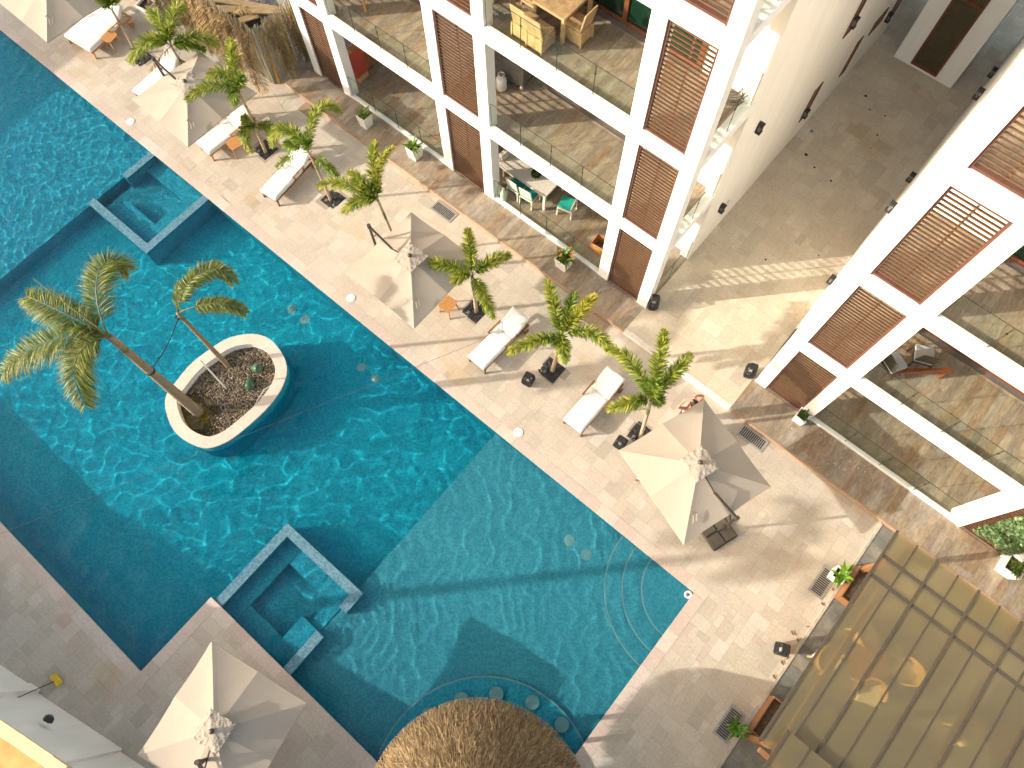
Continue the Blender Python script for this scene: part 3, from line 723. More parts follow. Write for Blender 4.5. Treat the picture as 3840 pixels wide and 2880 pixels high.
# green wall on the lowest screen of the right house
mb = MB()
for _ in range(2600):
    x, z = random.uniform(7.02, 8.03), random.uniform(.55, 2.55)
    if z < .75 + (8.03 - x) * .1 and random.random() < .6: continue
    p = Vector((x, 9.98 - random.uniform(0, .09), z)); s = random.uniform(.03, .06); a = random.uniform(0, 2 * PI)
    u = Vector((math.cos(a), random.uniform(-.8, .1), math.sin(a))) * s; v = u.cross(Vector((0, -1, random.uniform(-.2, .9)))) * .55
    c = random.choice([(.10, .19, .07), (.16, .26, .11), (.24, .33, .16), (.07, .13, .05)])
    mb.add([p - u, p + v, p + u, p - v], [(0, 1, 2, 3)], 0, jit(c, .15))
obj('leaf_panel', mb, m_leaf, b2, world=True, label='green leafy panel hung on the lowest slatted screen')
# small windows in the side wall of the left house
SXW = -3.36
for y0, y1, z0, z1 in ((17.54, 17.95, 4.50, 6.2), (21.04, 21.84, 1.95, 2.46), (19.96, 20.31, 1.08, 2.51), (17.52, 17.97, 1.20, 2.56), (22.75, 23.4, 1.2, 2.5), (14.6, 15.2, 8.0, 9.3)):
    mb = MB(); f = .05
    for a in ((y0, y1, z0, z0 + f), (y0, y1, z1 - f, z1), (y0, y0 + f, z0 + f, z1 - f), (y1 - f, y1, z0 + f, z1 - f)): mb.box(SXW - .02, SXW + .03, a[0], a[1], a[2], a[3])
    wf = obj('window', mb, m_doorwood, b1, world=True); obj('pane', MB().box(SXW - .02, SXW + .012, y0 + f, y1 - f, z0 + f, z1 - f), m_darkglass, wf, world=True)
# stair tower between the houses
tw = thing('stair_tower', 'white stair tower with one tall brown glazed window at the end of the passage', 'tower', (-1.48, 22.9, .15))
obj('wall', MB().box(-2.55, -.41, 22.9, 27, .02, 13), m_white, tw, world=True)
mb = MB()
for a in ((-1.96, -1.89, .28, 12), (-1.08, -1.01, .28, 12), (-1.89, -1.08, .28, .40), (-1.89, -1.08, 2.95, 3.05), (-1.89, -1.08, 5.9, 6.0), (-1.89, -1.08, 11.9, 12)): mb.box(a[0], a[1], 22.85, 22.93, a[2], a[3])
wf = obj('window', mb, m_doorwood, tw, world=True); obj('pane', MB().box(-1.90, -1.07, 22.88, 22.895, .3, 11.9), m_darkglass, wf, world=True)
mb = MB().box(-3.36, .40, 30, 30.3, .02, 9); tag(obj('end_wall', mb, m_offwhite), 'plain cream wall closing the far end of the passage behind the tower', 'wall')
# wall lamps: a dark bracket with a slatted cage
def wall_lamp(loc, nx, lb, grp='dark lamps on the passage walls'):
    o = thing('wall_lamp', lb, 'wall lamp', loc, math.atan2(nx[1], nx[0]), grp)
    obj('bracket', MB().box(-.01, .03, -.05, .05, -.18, .18), m_black, o)
    mb = MB().box(.03, .15, -.07, .07, .10, .16); mb.box(.03, .15, -.07, .07, -.16, -.10)
    for i in range(3): mb.box(.12, .135, -.06 + i * .05, -.04 + i * .05, -.10, .10)
    obj('cage', mb, m_black, o); obj('glass', MB().box(.045, .11, -.045, .045, -.10, .10), m_grey, o)
for (y, z), lb in zip(((17.62, 5.03), (22.49, 1.64), (17.53, 1.65), (13.12, 5.12), (12.99, 1.81)), ('high dark lamp beside the tall window on the left passage wall', 'dark lamp on the left passage wall closest to the stair tower', 'low dark lamp at the foot of the slim window on the left passage wall', 'high dark lamp on the left passage wall beside the balcony with the cable coil', 'low dark lamp on the left passage wall by the ground balcony')):
    wall_lamp((SXW, y, z), (1, 0), lb)
for px, z, lb in ((D(1970, 610), 1.7, 'dark lamp on the right passage wall level with the stair tower window'), (D(1855, 790), 4.6, 'dark lamp on the right passage wall just before the stair tower'), (D(1290, 1480), 1.7, 'dark lamp in the middle of the right passage wall'), (H(1120, 175), 4.7, 'dark lamp on the right passage wall by the tall slat screen'), (H(620, 775), 1.8, 'dark lamp on the right passage wall nearest the pool')):
    q = at(px, z); wall_lamp((.40, max(12.4, q.y), z), (-1, 0), lb)
wl_ = thing('utility_box', 'small cream box on the left passage wall near the ground', 'box', (SXW, 13.45, 1.45)); obj('cover', MB().box(-.01, .06, -.12, .12, -.08, .08), m_pot, wl_)
# ------------------------------------------------------------------ parasols
def parasol(label, cor, apex_px, mast_px, arm_px, zc=2.05, mast_h=2.75, base=None):
    c2 = [Vector((x, y, zc)) for x, y in cor]; ctr = sum(c2, Vector()) / 4
    ap = over(ctr, apex_px) if apex_px else Vector((ctr.x, ctr.y, 2.72)); ap.z = min(2.8, max(2.6, ap.z)); ap.x = ctr.x * .8 + ap.x * .2; ap.y = ctr.y * .8 + ap.y * .2
    rt = thing('parasol', label, 'parasol', (ctr.x, ctr.y, 0), 0, 'square beige cantilever parasols')
    mb = MB(); NS = 9
    rim = []
    for i in range(4):
        a, b = c2[i], c2[(i + 1) % 4]; m_ = (a + b) / 2; m_.z += .035
        for p, q in ((a, m_), (m_, b)):
            idx = {}; vs = []
            for u in range(NS + 1):
                for v in range(u + 1):
                    s = u / NS; r = v / u if u else 0
                    e = p.lerp(q, r); e = e + (ctr - e) * (.010 * 4 * r * (1 - r))      # scalloped hem
                    pt = ap.lerp(e, s); pt.z -= .03 * s * 4 * r * (1 - r) + .03 * math.sin(PI * s)
                    idx[u, v] = len(vs); vs.append(pt)
            fs = []
            for u in range(NS):
                for v in range(u + 1):
                    fs.append((idx[u, v], idx[u + 1, v], idx[u + 1, v + 1]))
                    if v < u: fs.append((idx[u, v], idx[u + 1, v + 1], idx[u, v + 1]))
            for v in range(NS):
                x, y = vs[idx[NS, v]], vs[idx[NS, v + 1]]; k = len(vs); vs += [x - Vector((0, 0, .035)), y - Vector((0, 0, .035))]
                fs.append((idx[NS, v], k, k + 1, idx[NS, v + 1]))
            mb.add(vs, fs)
            rim.append(p)
    obj('canopy', mb, m_canvas, rt, world=True)
    ribs = MB()
    for e in rim: ribs.bar(ap - Vector((0, 0, .09)), e - Vector((0, 0, .05)) + (ctr - e) * .01, .022, .03)
    obj('rib_frame', ribs, m_metal, rt, world=True)
    # loose ruffled vent cloth on top
    ex, ey = (c2[1] - c2[0]).normalized(), (c2[3] - c2[0]).normalized(); mb = MB(); n_ = 30; hw = .34
    ph = [random.uniform(0, 6.28) for _ in range(6)]
    vs = []; dirs = [(random.uniform(5, 15), random.uniform(0, PI), random.uniform(0, 6.28)) for _ in range(9)]
    for i in range(n_ + 1):
        for j in range(n_ + 1):
            u, v = (i / n_ * 2 - 1), (j / n_ * 2 - 1); z = .075 - .09 * max(abs(u), abs(v)) ** 1.3
            for f_, th, p_ in dirs: z += .0065 * (1 - abs(math.sin(f_ * .5 * (u * math.cos(th) + v * math.sin(th)) + p_ + 1.2 * math.sin(3 * v + p_)))) ** 2 * (.4 + .6 * max(abs(u), abs(v)))
            k = 1 + .03 * math.sin(9 * u + ph[3]) * math.sin(8 * v + ph[4])
            vs.append(ap + ex * (u * hw * k) + ey * (v * hw * k) + Vector((0, 0, z + random.uniform(-.003, .003))))
    mb.add(vs, [(i * (n_ + 1) + j, (i + 1) * (n_ + 1) + j, (i + 1) * (n_ + 1) + j + 1, i * (n_ + 1) + j + 1) for i in range(n_) for j in range(n_)])
    obj('vent_cloth', mb, m_canvas, rt, world=True)
    obj('finial', MB().lathe([(.03, .05), (.055, .09), (.06, .12), (.045, .15), (.01, .16)], ap, 16), m_metal, rt, world=True, smooth=True)
    # tie strap lying on one panel
    a = c2[3]; p0 = ap.lerp(a, .60) + Vector((0, 0, .01)); d = (c2[2] - c2[3]).normalized()
    mb = MB()
    for off in (0, .10):
        q = [p0 + d * off * .3, p0 + d * (.12 + off) + (a - ap).normalized() * .14, p0 + d * (.16 + off) + (a - ap).normalized() * .36]
        for k in range(2): mb.bar(q[k] + Vector((0, 0, .045 - k * .02)), q[k + 1] + Vector((0, 0, .025)), .03, .008)
    obj('strap', mb, m_canvas, rt, world=True)
    if mast_px or base:
        if base: b0 = at(base); top = over(b0, mast_px)
        else:
            top = at(mast_px, mast_h); b0 = Vector((top.x, top.y, 0))
        mb = MB(); top = Vector((b0.x, b0.y, top.z)); mb.tube([b0 + Vector((0, 0, .05)), top], .038, 12); obj('mast', mb, m_metal, rt, world=True)
        end = at(arm_px, 2.43) if arm_px else ap
        mb = MB(); mb.bar(top, end, .05, .07); mb.bar(top + Vector((0, 0, -.55)), top.lerp(end, .35), .025, .03); mb.tube([top - Vector((0, 0, .06)), top + Vector((0, 0, .07))], .055, 12)
        mb.bar(end, ap - Vector((0, 0, .12)), .03, .03)
        obj('arm', mb, m_metal, rt, world=True)
        mb = MB(); mb.tube([top - Vector((0, 0, 1.3)), top - Vector((0, 0, 1.0))], .055, 12); mb.bar(top - Vector((0, 0, 1.15)), top - Vector((-.12, .1, 1.15)), .02, .02); obj('crank', mb, m_metal, rt, world=True)
        ub, vb = ex * .40, ey * .40; cb = b0 + (ex * 0); mb = MB()
        mb.obox(cb + Vector((0, 0, .055)), ub, vb, (0, 0, .05)); o = obj('base', mb, m_metal, rt, world=True); bevel(o, .05, 3)
        mb = MB()
        for sx in (-1, 1):
            for sy in (-1, 1): mb.obox(cb + ex * .19 * sx + ey * .19 * sy + Vector((0, 0, .118)), ex * .165, ey * .165, (0, 0, .012))
        obj('base_plate', mb, m_black if 0 else m_metal2, o, world=True)
    return rt
m_metal2 = plain('grey base slab', (.11, .098, .08), .6, .15, 8)
parasol('large beige parasol at right with its bronze mast and base in full view', [(-1.21, 5.31), (-.36, 7.81), (2.22, 6.98), (1.40, 4.45)], K(1590, 760), K(1920, 1215), K(1725, 990), base=K(1740, 1310))
parasol('middle beige parasol over the deck with a palm frond shadow on its sunlit side', [(-9.99, 4.52), (-9.95, 7.1), (-7.42, 7.17), (-7.42, 4.49)], F(1305, 600), F(960, 330), F(1150, 515))
parasol('beige parasol half covered by green palm fronds, beside the straw fence', [(-19.21, 4.59), (-19.03, 7.19), (-16.45, 7.2), (-16.56, 4.54)], T1(950, 1180), A(1275, 490), A(1455, 655))
parasol('beige parasol cut by the upper left corner, over the wide lounger', [(-25.64, 4.38), (-25.5, 7.05), (-22.83, 7.1), (-23.02, 4.34)], None, None, None)
parasol('beige parasol at the lower left on the deck point below the spa', [(-5.12, -6.96), (-5.65, -4.31), (-3.02, -3.82), (-2.5, -6.45)], Mm(1780, 1350), Mm(1640, 1610), Mm(1690, 1690))

# ------------------------------------------------------------------ sun loungers
CACHE = {}
def cached(key, f):
    if key not in CACHE: CACHE[key] = f()
    return CACHE[key]
def slab(x0, x1, y0, y1, z0, z1, r=.035):
    """soft cushion: rounded box with a slightly crowned top"""
    mb = MB(); nx, ny = 8, 14; vs = []; 
    def zz(u, v):
        e = min(1 - abs(u), 1 - abs(v)); return z1 - (.03 * max(0, 1 - e / .12) ** 2) + .008 * (1 - u * u) * (1 - v * v)
    for i in range(nx + 1):
        for j in range(ny + 1):
            u, v = i / nx * 2 - 1, j / ny * 2 - 1; u = math.copysign(abs(u) ** .7, u); v = math.copysign(abs(v) ** .7, v)
            vs.append(((x0 + x1) / 2 + u * (x1 - x0) / 2, (y0 + y1) / 2 + v * (y1 - y0) / 2, zz(u, v)))
    fs = [(i * (ny + 1) + j, (i + 1) * (ny + 1) + j, (i + 1) * (ny + 1) + j + 1, i * (ny + 1) + j + 1) for i in range(nx) for j in range(ny)]
    mb.add(vs, fs)
    b = [i * (ny + 1) for i in range(nx + 1)] + [nx * (ny + 1) + j for j in range(1, ny + 1)] + [i * (ny + 1) + ny for i in range(nx - 1, -1, -1)] + [j for j in range(ny - 1, 0, -1)]
    k = len(b); base = len(mb.v); mb.v += [(mb.v[i][0], mb.v[i][1], z0) for i in b]
    for i in range(k): mb.f.append([b[i], base + i, base + (i + 1) % k, b[(i + 1) % k]]); mb.mi.append(0); mb.c.append((1, 1, 1))
    mb.f.append([base + i for i in range(k - 1, -1, -1)]); mb.mi.append(0); mb.c.append((1, 1, 1))
    return mb
def lounger(label, foot, az, w=.66, tilt=38, seat=1.27, arms=True, wood=None):
    wood = wood or m_darkteak
    o = thing('sun_lounger', label, 'sun lounger', (foot[0], foot[1], 0), math.radians(az - 90), 'sun loungers along the pool')
    hw = w / 2; key = (w, tilt, seat)
    mb = MB(); mb.box(-hw, -hw + .045, 0, 1.95, .24, .30); mb.box(hw - .045, hw, 0, 1.95, .24, .30); mb.box(-hw + .045, hw - .045, .0, .05, .24, .30); mb.box(-hw + .045, hw - .045, 1.90, 1.95, .24, .30)
    for i in range(14): mb.box(-hw + .045, hw - .045, .10 + i * .085, .15 + i * .085, .265, .29)
    obj('frame', mb, wood, o)
    for x in (-hw + .025, hw - .025):
        obj('leg', MB().bar((x, .06, .25), (x, .03, 0), .05, .05), wood, o); obj('leg', MB().bar((x, 1.70, .25), (x, 1.76, 0), .05, .05), wood, o)
    obj('cushion', cached(('c',) + key, lambda: slab(-hw + .01, hw - .01, .0, seat, .30, .40).mesh('cushion', m_cushion, True)), None, o)
    bk = slab(-hw + .01, hw - .01, 0, .74, .0, .10); a = math.radians(tilt)
    bk.move(lambda v: Vector((v.x, seat + .01 + v.y * math.cos(a) - (v.z - .05) * math.sin(a), .345 + v.y * math.sin(a) + (v.z - .05) * math.cos(a))))
    obj('back_cushion', bk, m_cushion, o, True)
    mb = MB()
    for x in (-hw + .03, hw - .03): mb.bar((x, seat, .29), (x, seat + .74 * math.cos(a), .29 + .74 * math.sin(a)), .035, .035); mb.bar((x * .9, seat + .45 * math.cos(a), .29 + .45 * math.sin(a)), (x * .9, seat + .62, .28), .025, .025)
    for i in range(6): mb.obox((0, seat + (.08 + i * .12) * math.cos(a), .285 + (.08 + i * .12) * math.sin(a)), (hw - .05, 0, 0), (0, .03 * math.cos(a), .03 * math.sin(a)), (0, -.008 * math.sin(a), .008 * math.cos(a)))
    obj('backrest_frame', mb, wood, o)
    if arms:
        for s in (-1, 1):
            mb = MB(); x = s * (hw + .012); mb.box(x - .02, x + .02, .88, 1.42, .50, .525); mb.box(x - .015, x + .015, .92, .96, .28, .50); mb.box(x - .015, x + .015, 1.34, 1.38, .28, .50)
            obj('armrest', mb, wood, o)
        for s in (-1, 1): obj('wheel', MB().tube([(s * (hw + .01), 1.80, .09), (s * (hw + .05), 1.80, .09)], .09, 18), wood, o)
    return o
lounger('double width white lounger beside the teak table, tucked under the corner parasol', (-24.33, 5.38), 96, 1.30, 40, 1.27, True, m_teak)
p = at(T1(195, 1240), .38); lounger('white lounger half hidden under palm fronds and the parasol by the fence', (p.x + .33, p.y + .02), 94, arms=False)
lounger('white lounger with teak table on its right, below the parasol by the fence', (-17.70, 5.22), 86, .70, 35, wood=m_teak)
lounger('white lounger with open wooden armrests standing alone under a leaning palm', (-14.77, 5.33), 96, .66, 30)
lounger('white lounger between the middle parasol and the palm with a yellow frond', (-6.02, 5.24), 88, .64, 26)
lounger('white lounger nearest the large right parasol, beside a lantern', (-2.73, 5.53), 89.5, .66, 30)
p = at(K(1068, 872), .38); lounger('white lounger hidden under the large right parasol, only its corner showing', (p.x + .34, p.y + .05), 90)

def side_table(label, px, rz):
    q = at(px, .44); o = thing('side_table', label, 'side table', (q.x, q.y, 0), rz, 'teak side tables beside the loungers')
    mb = MB(); n_ = 6
    for i in range(n_):
        x0, x1 = -.22 + i * .44 / n_ + .003, -.22 + (i + 1) * .44 / n_ - .003; c = .06 if i in (0, n_ - 1) else 0
        mb.prism([(x0, -.23 + (c if i == 0 else 0)), (x0 + (c if i == 0 else 0), -.23), (x1 - (c if i == n_ - 1 else 0), -.23), (x1, -.23 + (c if i == n_ - 1 else 0)), (x1, .23 - (c if i == n_ - 1 else 0)), (x1 - (c if i == n_ - 1 else 0), .23), (x0 + (c if i == 0 else 0), .23), (x0, .23 - (c if i == 0 else 0))] if c else [(x0, -.23), (x1, -.23), (x1, .23), (x0, .23)], .425, .45)
    obj('tabletop', mb, m_teak, o)
    for sx in (-1, 1):
        for sy in (-1, 1): obj('leg', MB().bar((sx * .16, sy * .17, .425), (sx * .20, sy * .21, 0), .035, .035), m_teak, o)
    mb = MB()
    for s in (-1, 1): mb.box(-.17, .17, s * .165 - .012, s * .165 + .012, .385, .42)
    obj('rail', mb, m_teak, o)
side_table('small teak side table beside the double width lounger at upper left', A(905, 302), .15)
side_table('small teak side table between a white lounger and a short palm, below the fence parasol', A(1945, 1185), -.2)
side_table('small teak side table alone at the right corner of the middle parasol', F(1612, 972), 0.05)

# ------------------------------------------------------------------ palms
GR = [(.18, .28, .03), (.24, .34, .045), (.13, .21, .025), (.33, .40, .07), (.09, .165, .02)]
YG = [(.42, .42, .06), (.36, .40, .05), (.50, .45, .09), (.24, .31, .05)]
OL = [(.21, .27, .04), (.15, .21, .03), (.30, .33, .07), (.09, .13, .02), (.40, .39, .13)]
DR = [(.36, .24, .10), (.46, .32, .15), (.27, .17, .07), (.54, .41, .22), (.22, .14, .06)]
def bez(p, s):
    if len(p) == 3: return p[0] * (1 - s) ** 2 + p[1] * (2 * s * (1 - s)) + p[2] * s * s
    return p[0] * (1 - s) ** 3 + p[1] * (3 * s * (1 - s) ** 2) + p[2] * (3 * s * s * (1 - s)) + p[3] * s ** 3
def frond(root, ctrl, L_, wd, cols, style='plume', n=46, tipcols=None, mat=None, start=.10, rr=.012, per=4, name='frond', label=None):
    """rachis along the curve ctrl with leaflets; plume: all round, flat: two rows that droop"""
    mb = MB(); pts = [bez(ctrl, i / 12) for i in range(13)]
    rc = (.22, .22, .06) if mat is None else random.choice(cols)
    mb.tube(pts, [rr * (1 - .75 * i / 12) for i in range(13)], 5, 0, rc)
    if style == 'plume' and per >= 4: n = int(n * 1.35); per = 6; wd *= 1.05; L_ *= 1.08
    for i in range(n):
        s = start + (1 - start) * (i + random.random() * .6) / n; p = bez(ctrl, min(s, 1)); tg = (bez(ctrl, min(1, s + .02)) - bez(ctrl, max(0, s - .02))).normalized()
        u = tg.cross(Vector((0, 0, 1)));
        if u.length < .1: u = tg.orthogonal()
        u.normalize(); v = u.cross(tg).normalized()
        prof = (math.sin(PI * min(1, (.12 + s * .80))) ** .6)
        for k in range(per):
            if style == 'plume': a = random.uniform(0, 2 * PI)
            else: a = (0 if k % 2 else PI) + random.gauss(0, .28)
            fw = random.uniform(.35, .75) + .55 * max(0, s - .55)
            d = (u * math.cos(a) + v * math.sin(a)) * 1.0 + tg * fw; d.normalize()
            l = L_ * prof * random.uniform(.72, 1.12); droop = random.uniform(.05, .28) if style == 'plume' else random.uniform(.22, .6)
            wv = d.cross(Vector((random.uniform(-.5, .5), random.uniform(-.5, .5), 1))).normalized() * wd * random.uniform(.7, 1.15)
            m_ = p + d * l * .5 - Vector((0, 0, droop * l * .2)); e = p + d * l - Vector((0, 0, droop * l * .75))
            cs = tipcols if (tipcols and random.random() < .15 + .75 * s) else cols
            mb.add([p - wv * .5, p + wv * .5, m_ + wv, m_ - wv, e], [(0, 1, 2, 3), (3, 2, 4)], 0, jit(random.choice(cs), .15))
    return obj(name, mb, mat or m_leaf, root, world=True, label=label)
def palm(label, base, crown, fronds, r0=.07, r1=.045, L_=.27, wd=.016, style='plume', cols=GR, bark=None, bend=None, group='young palms along the deck', n=46, per=4, rings=True, name='palm_tree', shaft=.35):
    """fronds: (tip pixel, tip height over the crown, rise of the arch, options)"""
    rt = thing(name, label, 'palm', base, 0, group); b = Vector(base); c = Vector(crown)
    mid = (b + c) / 2 + Vector(bend or (0, 0, 0)); ns = 44 if name == 'palm_tree' and r0 > .07 else 20; pts = [bez([b - Vector((0, 0, .03)), mid, c], i / ns) for i in range(ns + 1)]
    tr = MB().tube(pts, [(r0 + (r1 - r0) * (i / ns)) * (1 + (.07 if i % 2 and rings else 0)) * (1.18 if i == 0 else 1) * random.uniform(.97, 1.03) for i in range(ns + 1)], 12)
    obj('trunk', tr, bark or m_youngbark, rt, world=True, smooth=True)
    sh = MB().tube([bez([b, mid, c], 1 - shaft * (1 - i / 5)) for i in range(6)], [r1 * 1.12, r1 * 1.2, r1 * 1.15, r1, r1 * .8, r1 * .5], 10, 0, (.20, .22, .07)); obj('crownshaft', sh, m_leaf, rt, world=True, smooth=True)
    for f in fronds:
        opt = f[3] if len(f) > 3 else {}
        c0 = opt.get('fro', c); t_ = at(f[0], c.z + f[1]); d = t_ - c0
        if 'ctl' in opt: ctl = [c0] + [at(p, c.z + h) for p, h in opt['ctl']] + [t_]
        else: ctl = [c0, c0 + d * .45 + Vector((0, 0, f[2])), t_]
        frond(rt, ctl, opt.get('L', L_), opt.get('w', wd), opt.get('cols', cols), opt.get('style', style), opt.get('n', n), opt.get('tips'), opt.get('mat'), opt.get('start', .12), opt.get('rr', .012), opt.get('per', per), label=opt.get('label'))
    return rt
def pit(xy, h):
    o = thing('planting_pit', PITLAB.pop(0), 'planting pit', (xy[0], xy[1], 0), 0, 'square palm pits filled with black pebbles')
    obj('bed', MB().box(-h, h, -h, h, -.05, -.0035), m_gravel_base, o)
    mb = MB()
    for _ in range(420):
        x, y = random.uniform(-h + .02, h - .02), random.uniform(-h + .02, h - .02); s = random.uniform(.014, .034)
        c = Vector((x, y, -.004 + s * .3)); vs = [c + Vector((math.cos(i * PI / 3) * s, math.sin(i * PI / 3) * s * .75, 0)) for i in range(6)] + [c + Vector((math.cos(i * PI / 3 + .5) * s * .5, math.sin(i * PI / 3 + .5) * s * .4, s * .55)) for i in range(6)]
        mb.add(vs, [(i, (i + 1) % 6, 6 + (i + 1) % 6, 6 + i) for i in range(6)] + [(6, 7, 8, 9, 10, 11)], 0)
    q = obj('pebbles', mb, m_pebble, o); q['kind'] = 'stuff'
    sx, sy = -h * .35, -h * .55
    obj('ground_lamp', MB().lathe([(.055, -.004), (.055, .03), (.045, .04), (.01, .042)], (sx, sy, 0), 18), m_grey, o)
PITLAB = ['pebble pit shaded by arching fronds at the upper left, beside the double lounger', 'pebble pit at the foot of the palm beside the teak table', 'pebble pit at the foot of the leaning palm, right of the solitary lounger', 'pebble pit at the foot of the palm on the right of the middle parasol', 'pebble pit with a palm beside the lantern on the open deck', 'pebble pit half hidden by the left corner of the large right parasol']
for x, y, h in PITS: pit((x, y), h)

def yt(**k): return dict(tips=YG, **k)
bA = at(T1(275, 740)); cA = over(bA, T5(1870, 185)); cA = at(T5(1870, 185), min(cA.z, 2.6))
palm('palm leaning into the frame at the top left, only its stem and frond bases showing', bA, cA, [(T5(1620, -60), .5, .5), (T5(1300, -260), .2, .6), (T5(1780, -420), .6, .4), (T5(2150, -120), .1, .6), (T5(1480, 60), -.5, .5)], .05, .035)
bB = Vector((-19.35, 6.62, 0)); cB = over(bB, T1(745, 640)); cB = at(T1(745, 640), max(2.2, min(3.4, cB.z)))
palm('bushy light green palm with many arching fronds left of the straw fence', bB, cB, [
    (T1(450, 215), .1, .5, yt(ctl=[(T1(640, 400), .5), (T1(480, 80), .5)], per=4, L=.34)), (T1(930, 120), .3, .4, yt(ctl=[(T1(720, 420), .4), (T1(760, -40), .6)], L=.34)), (T1(185, 870), -.5, .5, yt(ctl=[(T1(560, 440), .4), (T1(250, 560), .2)], L=.34)), (T1(1390, 620), -.3, .5, yt(ctl=[(T1(900, 480), .3), (T1(1250, 430), .2)], L=.32)), (T1(1210, 690), -.3, .4), (T1(420, 620), -.2, .5, yt(L=.32)), (T1(740, 330), .4, .4, yt(n=40)),
    (T1(440, 990), -.6, .1, dict(cols=DR, mat=m_dry, n=20, per=2, L=.22, style='flat', label='dead brown frond hanging over the lounger'))], .045, .035)
bD = at(T3(505, 885)); cD = over(bD, T1(1690, 1270)); cD = at(T1(1690, 1270), max(2.9, min(3.6, cD.z))); kD = bD.lerp(cD, .42)
palm('palm beside the teak table, its upper fronds lying over the fence parasol', bD, cD, [
    (T1(1555, 560), .7, .3, yt(L=.30)), (T1(1255, 1075), .1, .5, yt(ctl=[(T1(1560, 950), .45), (T1(1360, 960), .35)])), (T1(955, 1390), .0, .5, yt(ctl=[(T1(1500, 1130), .3), (T1(1120, 1150), .35)])), (T1(1610, 1440), -.3, .4, dict(n=26)), (T1(1740, 1060), .4, .3, dict(n=30)), (T1(1658, 640), .9, .0, dict(n=2, per=1, cols=YG, rr=.016, label='unopened yellow spear leaf')),
    (T3(310, 895), -2.3, .4, yt(ctl=[(T3(330, 470), -1.1), (T3(60, 520), -1.5)], n=60, fro=kD)), (T3(200, 430), -1.6, .3, yt(n=36, fro=kD)), (T3(590, 800), -2.3, .4, yt(ctl=[(T3(480, 470), -1.2), (T3(640, 520), -1.5)], fro=kD))], .055, .035)
bE = at(T3(1400, 1550)); cE = over(bE, T3(1095, 890)); cE = at(T3(1095, 890), max(2.2, min(3.0, cE.z)))
palm('leaning palm with thin curved stem over the solitary lounger', bE, cE, [
    (T3(590, 790), -.4, .5, yt(ctl=[(T3(960, 560), .6), (T3(600, 420), .3)], n=64, L=.30)), (T3(1545, 330), .1, .5, yt(ctl=[(T3(1060, 500), .5), (T3(1260, 20), .5)], n=60)), (T3(660, 1090), -.8, .3, dict(start=.45, n=26, per=3)), (T3(1500, 1225), -.8, .3, dict(start=.35, n=26)), (T3(760, 800), -.3, .4, dict(start=.3, n=34)), (T3(1060, 700), .3, .2, dict(n=26)),
    (T3(575, 10), .5, .3, dict(n=2, per=1, cols=YG, rr=.014, label='bare straight unopened leaf'))], .05, .032, bend=(.10, .0, 0))
bF = Vector((-10.35, 6.62, 0)); cF = over(bF, T4(1320, 1290)); cF = at(T4(1320, 1290), max(1.8, min(3.2, cF.z)))
palm('palm with four fronds above the corner of the middle parasol', bF, cF, [
    (T4(1250, 70), .8, .3, yt(ctl=[(T4(1250, 900), .4), (T4(1150, 420), .7)], n=56)), (T4(1620, 165), .9, .3, dict(cols=YG, n=44, L=.20, ctl=[(T4(1270, 900), .4), (T4(1260, 400), .9)], label='young yellow green frond')), (T4(75, 985), .1, .5, yt(ctl=[(T4(1040, 1100), .4), (T4(560, 760), .5)], n=56)), (T4(715, 705), .4, .4, yt(n=44)), (T4(595, 1520), -.3, .4, yt(ctl=[(T4(1250, 1150), .3), (T4(850, 1200), .3)], n=56))], .045, .035)
bG = at(F(1850, 1032)); cG = over(bG, F(1815, 745)); cG = at(F(1815, 745), max(1.6, min(2.4, cG.z)))
palm('star shaped palm on the right of the middle parasol', bG, cG, [
    (F(1780, 350), .9, .2, yt(n=52)), (F(1385, 635), .1, .5, yt(n=54)), (F(2125, 565), .2, .45, yt(n=52)), (F(1990, 1085), -.6, .5, yt(n=54)), (F(1650, 790), -.1, .45, yt(n=40)), (F(1855, 560), 1.0, .0, dict(n=2, per=1, cols=YG, rr=.014))], .06, .045)
bH = at(G(380, 1525)); cH = over(bH, G(450, 1250)); cH = at(G(450, 1250), max(1.7, min(2.4, cH.z)))
palm('palm with one bright yellow frond, beside the lantern on the open deck', bH, cH, [
    (G(340, 785), .7, .3, yt(n=54)), (G(735, 905), .6, .4, dict(cols=GR + YG, tips=YG[:1] + [(.50, .40, .03)], n=56, label='bright yellow frond')), (G(10, 1375), -.1, .5, yt(n=54)), (G(880, 1375), .0, .5, yt(n=54, ctl=[(G(620, 1130), .4), (G(800, 1220), .3)])), (G(480, 1450), -.5, .5, yt(n=46)), (G(560, 885), .5, .3, dict(n=40)), (G(420, 1330), -.3, .5, yt(n=34))], .06, .045)
bI = at(K(1110, 530)); cI = over(bI, K(1200, 225)); cI = at(K(1200, 225), max(1.8, min(3.0, cI.z)))
palm('palm with a tall upright frond at the left corner of the large right parasol', bI, cI, [
    (G(1310, 1190), 1.0, .2, yt(n=58, L=.29)), (G(1530, 1392), .5, .4, yt(n=56)), (G(825, 1350), .3, .5, yt(n=60, ctl=[(G(1150, 1620), .3), (G(1000, 1320), .5)])), (K(855, 300), -.2, .45, yt(n=50)), (K(1265, 235), -.5, .4, dict(n=36)), (K(1230, 60), .7, .2, dict(n=40))], .055, .042)
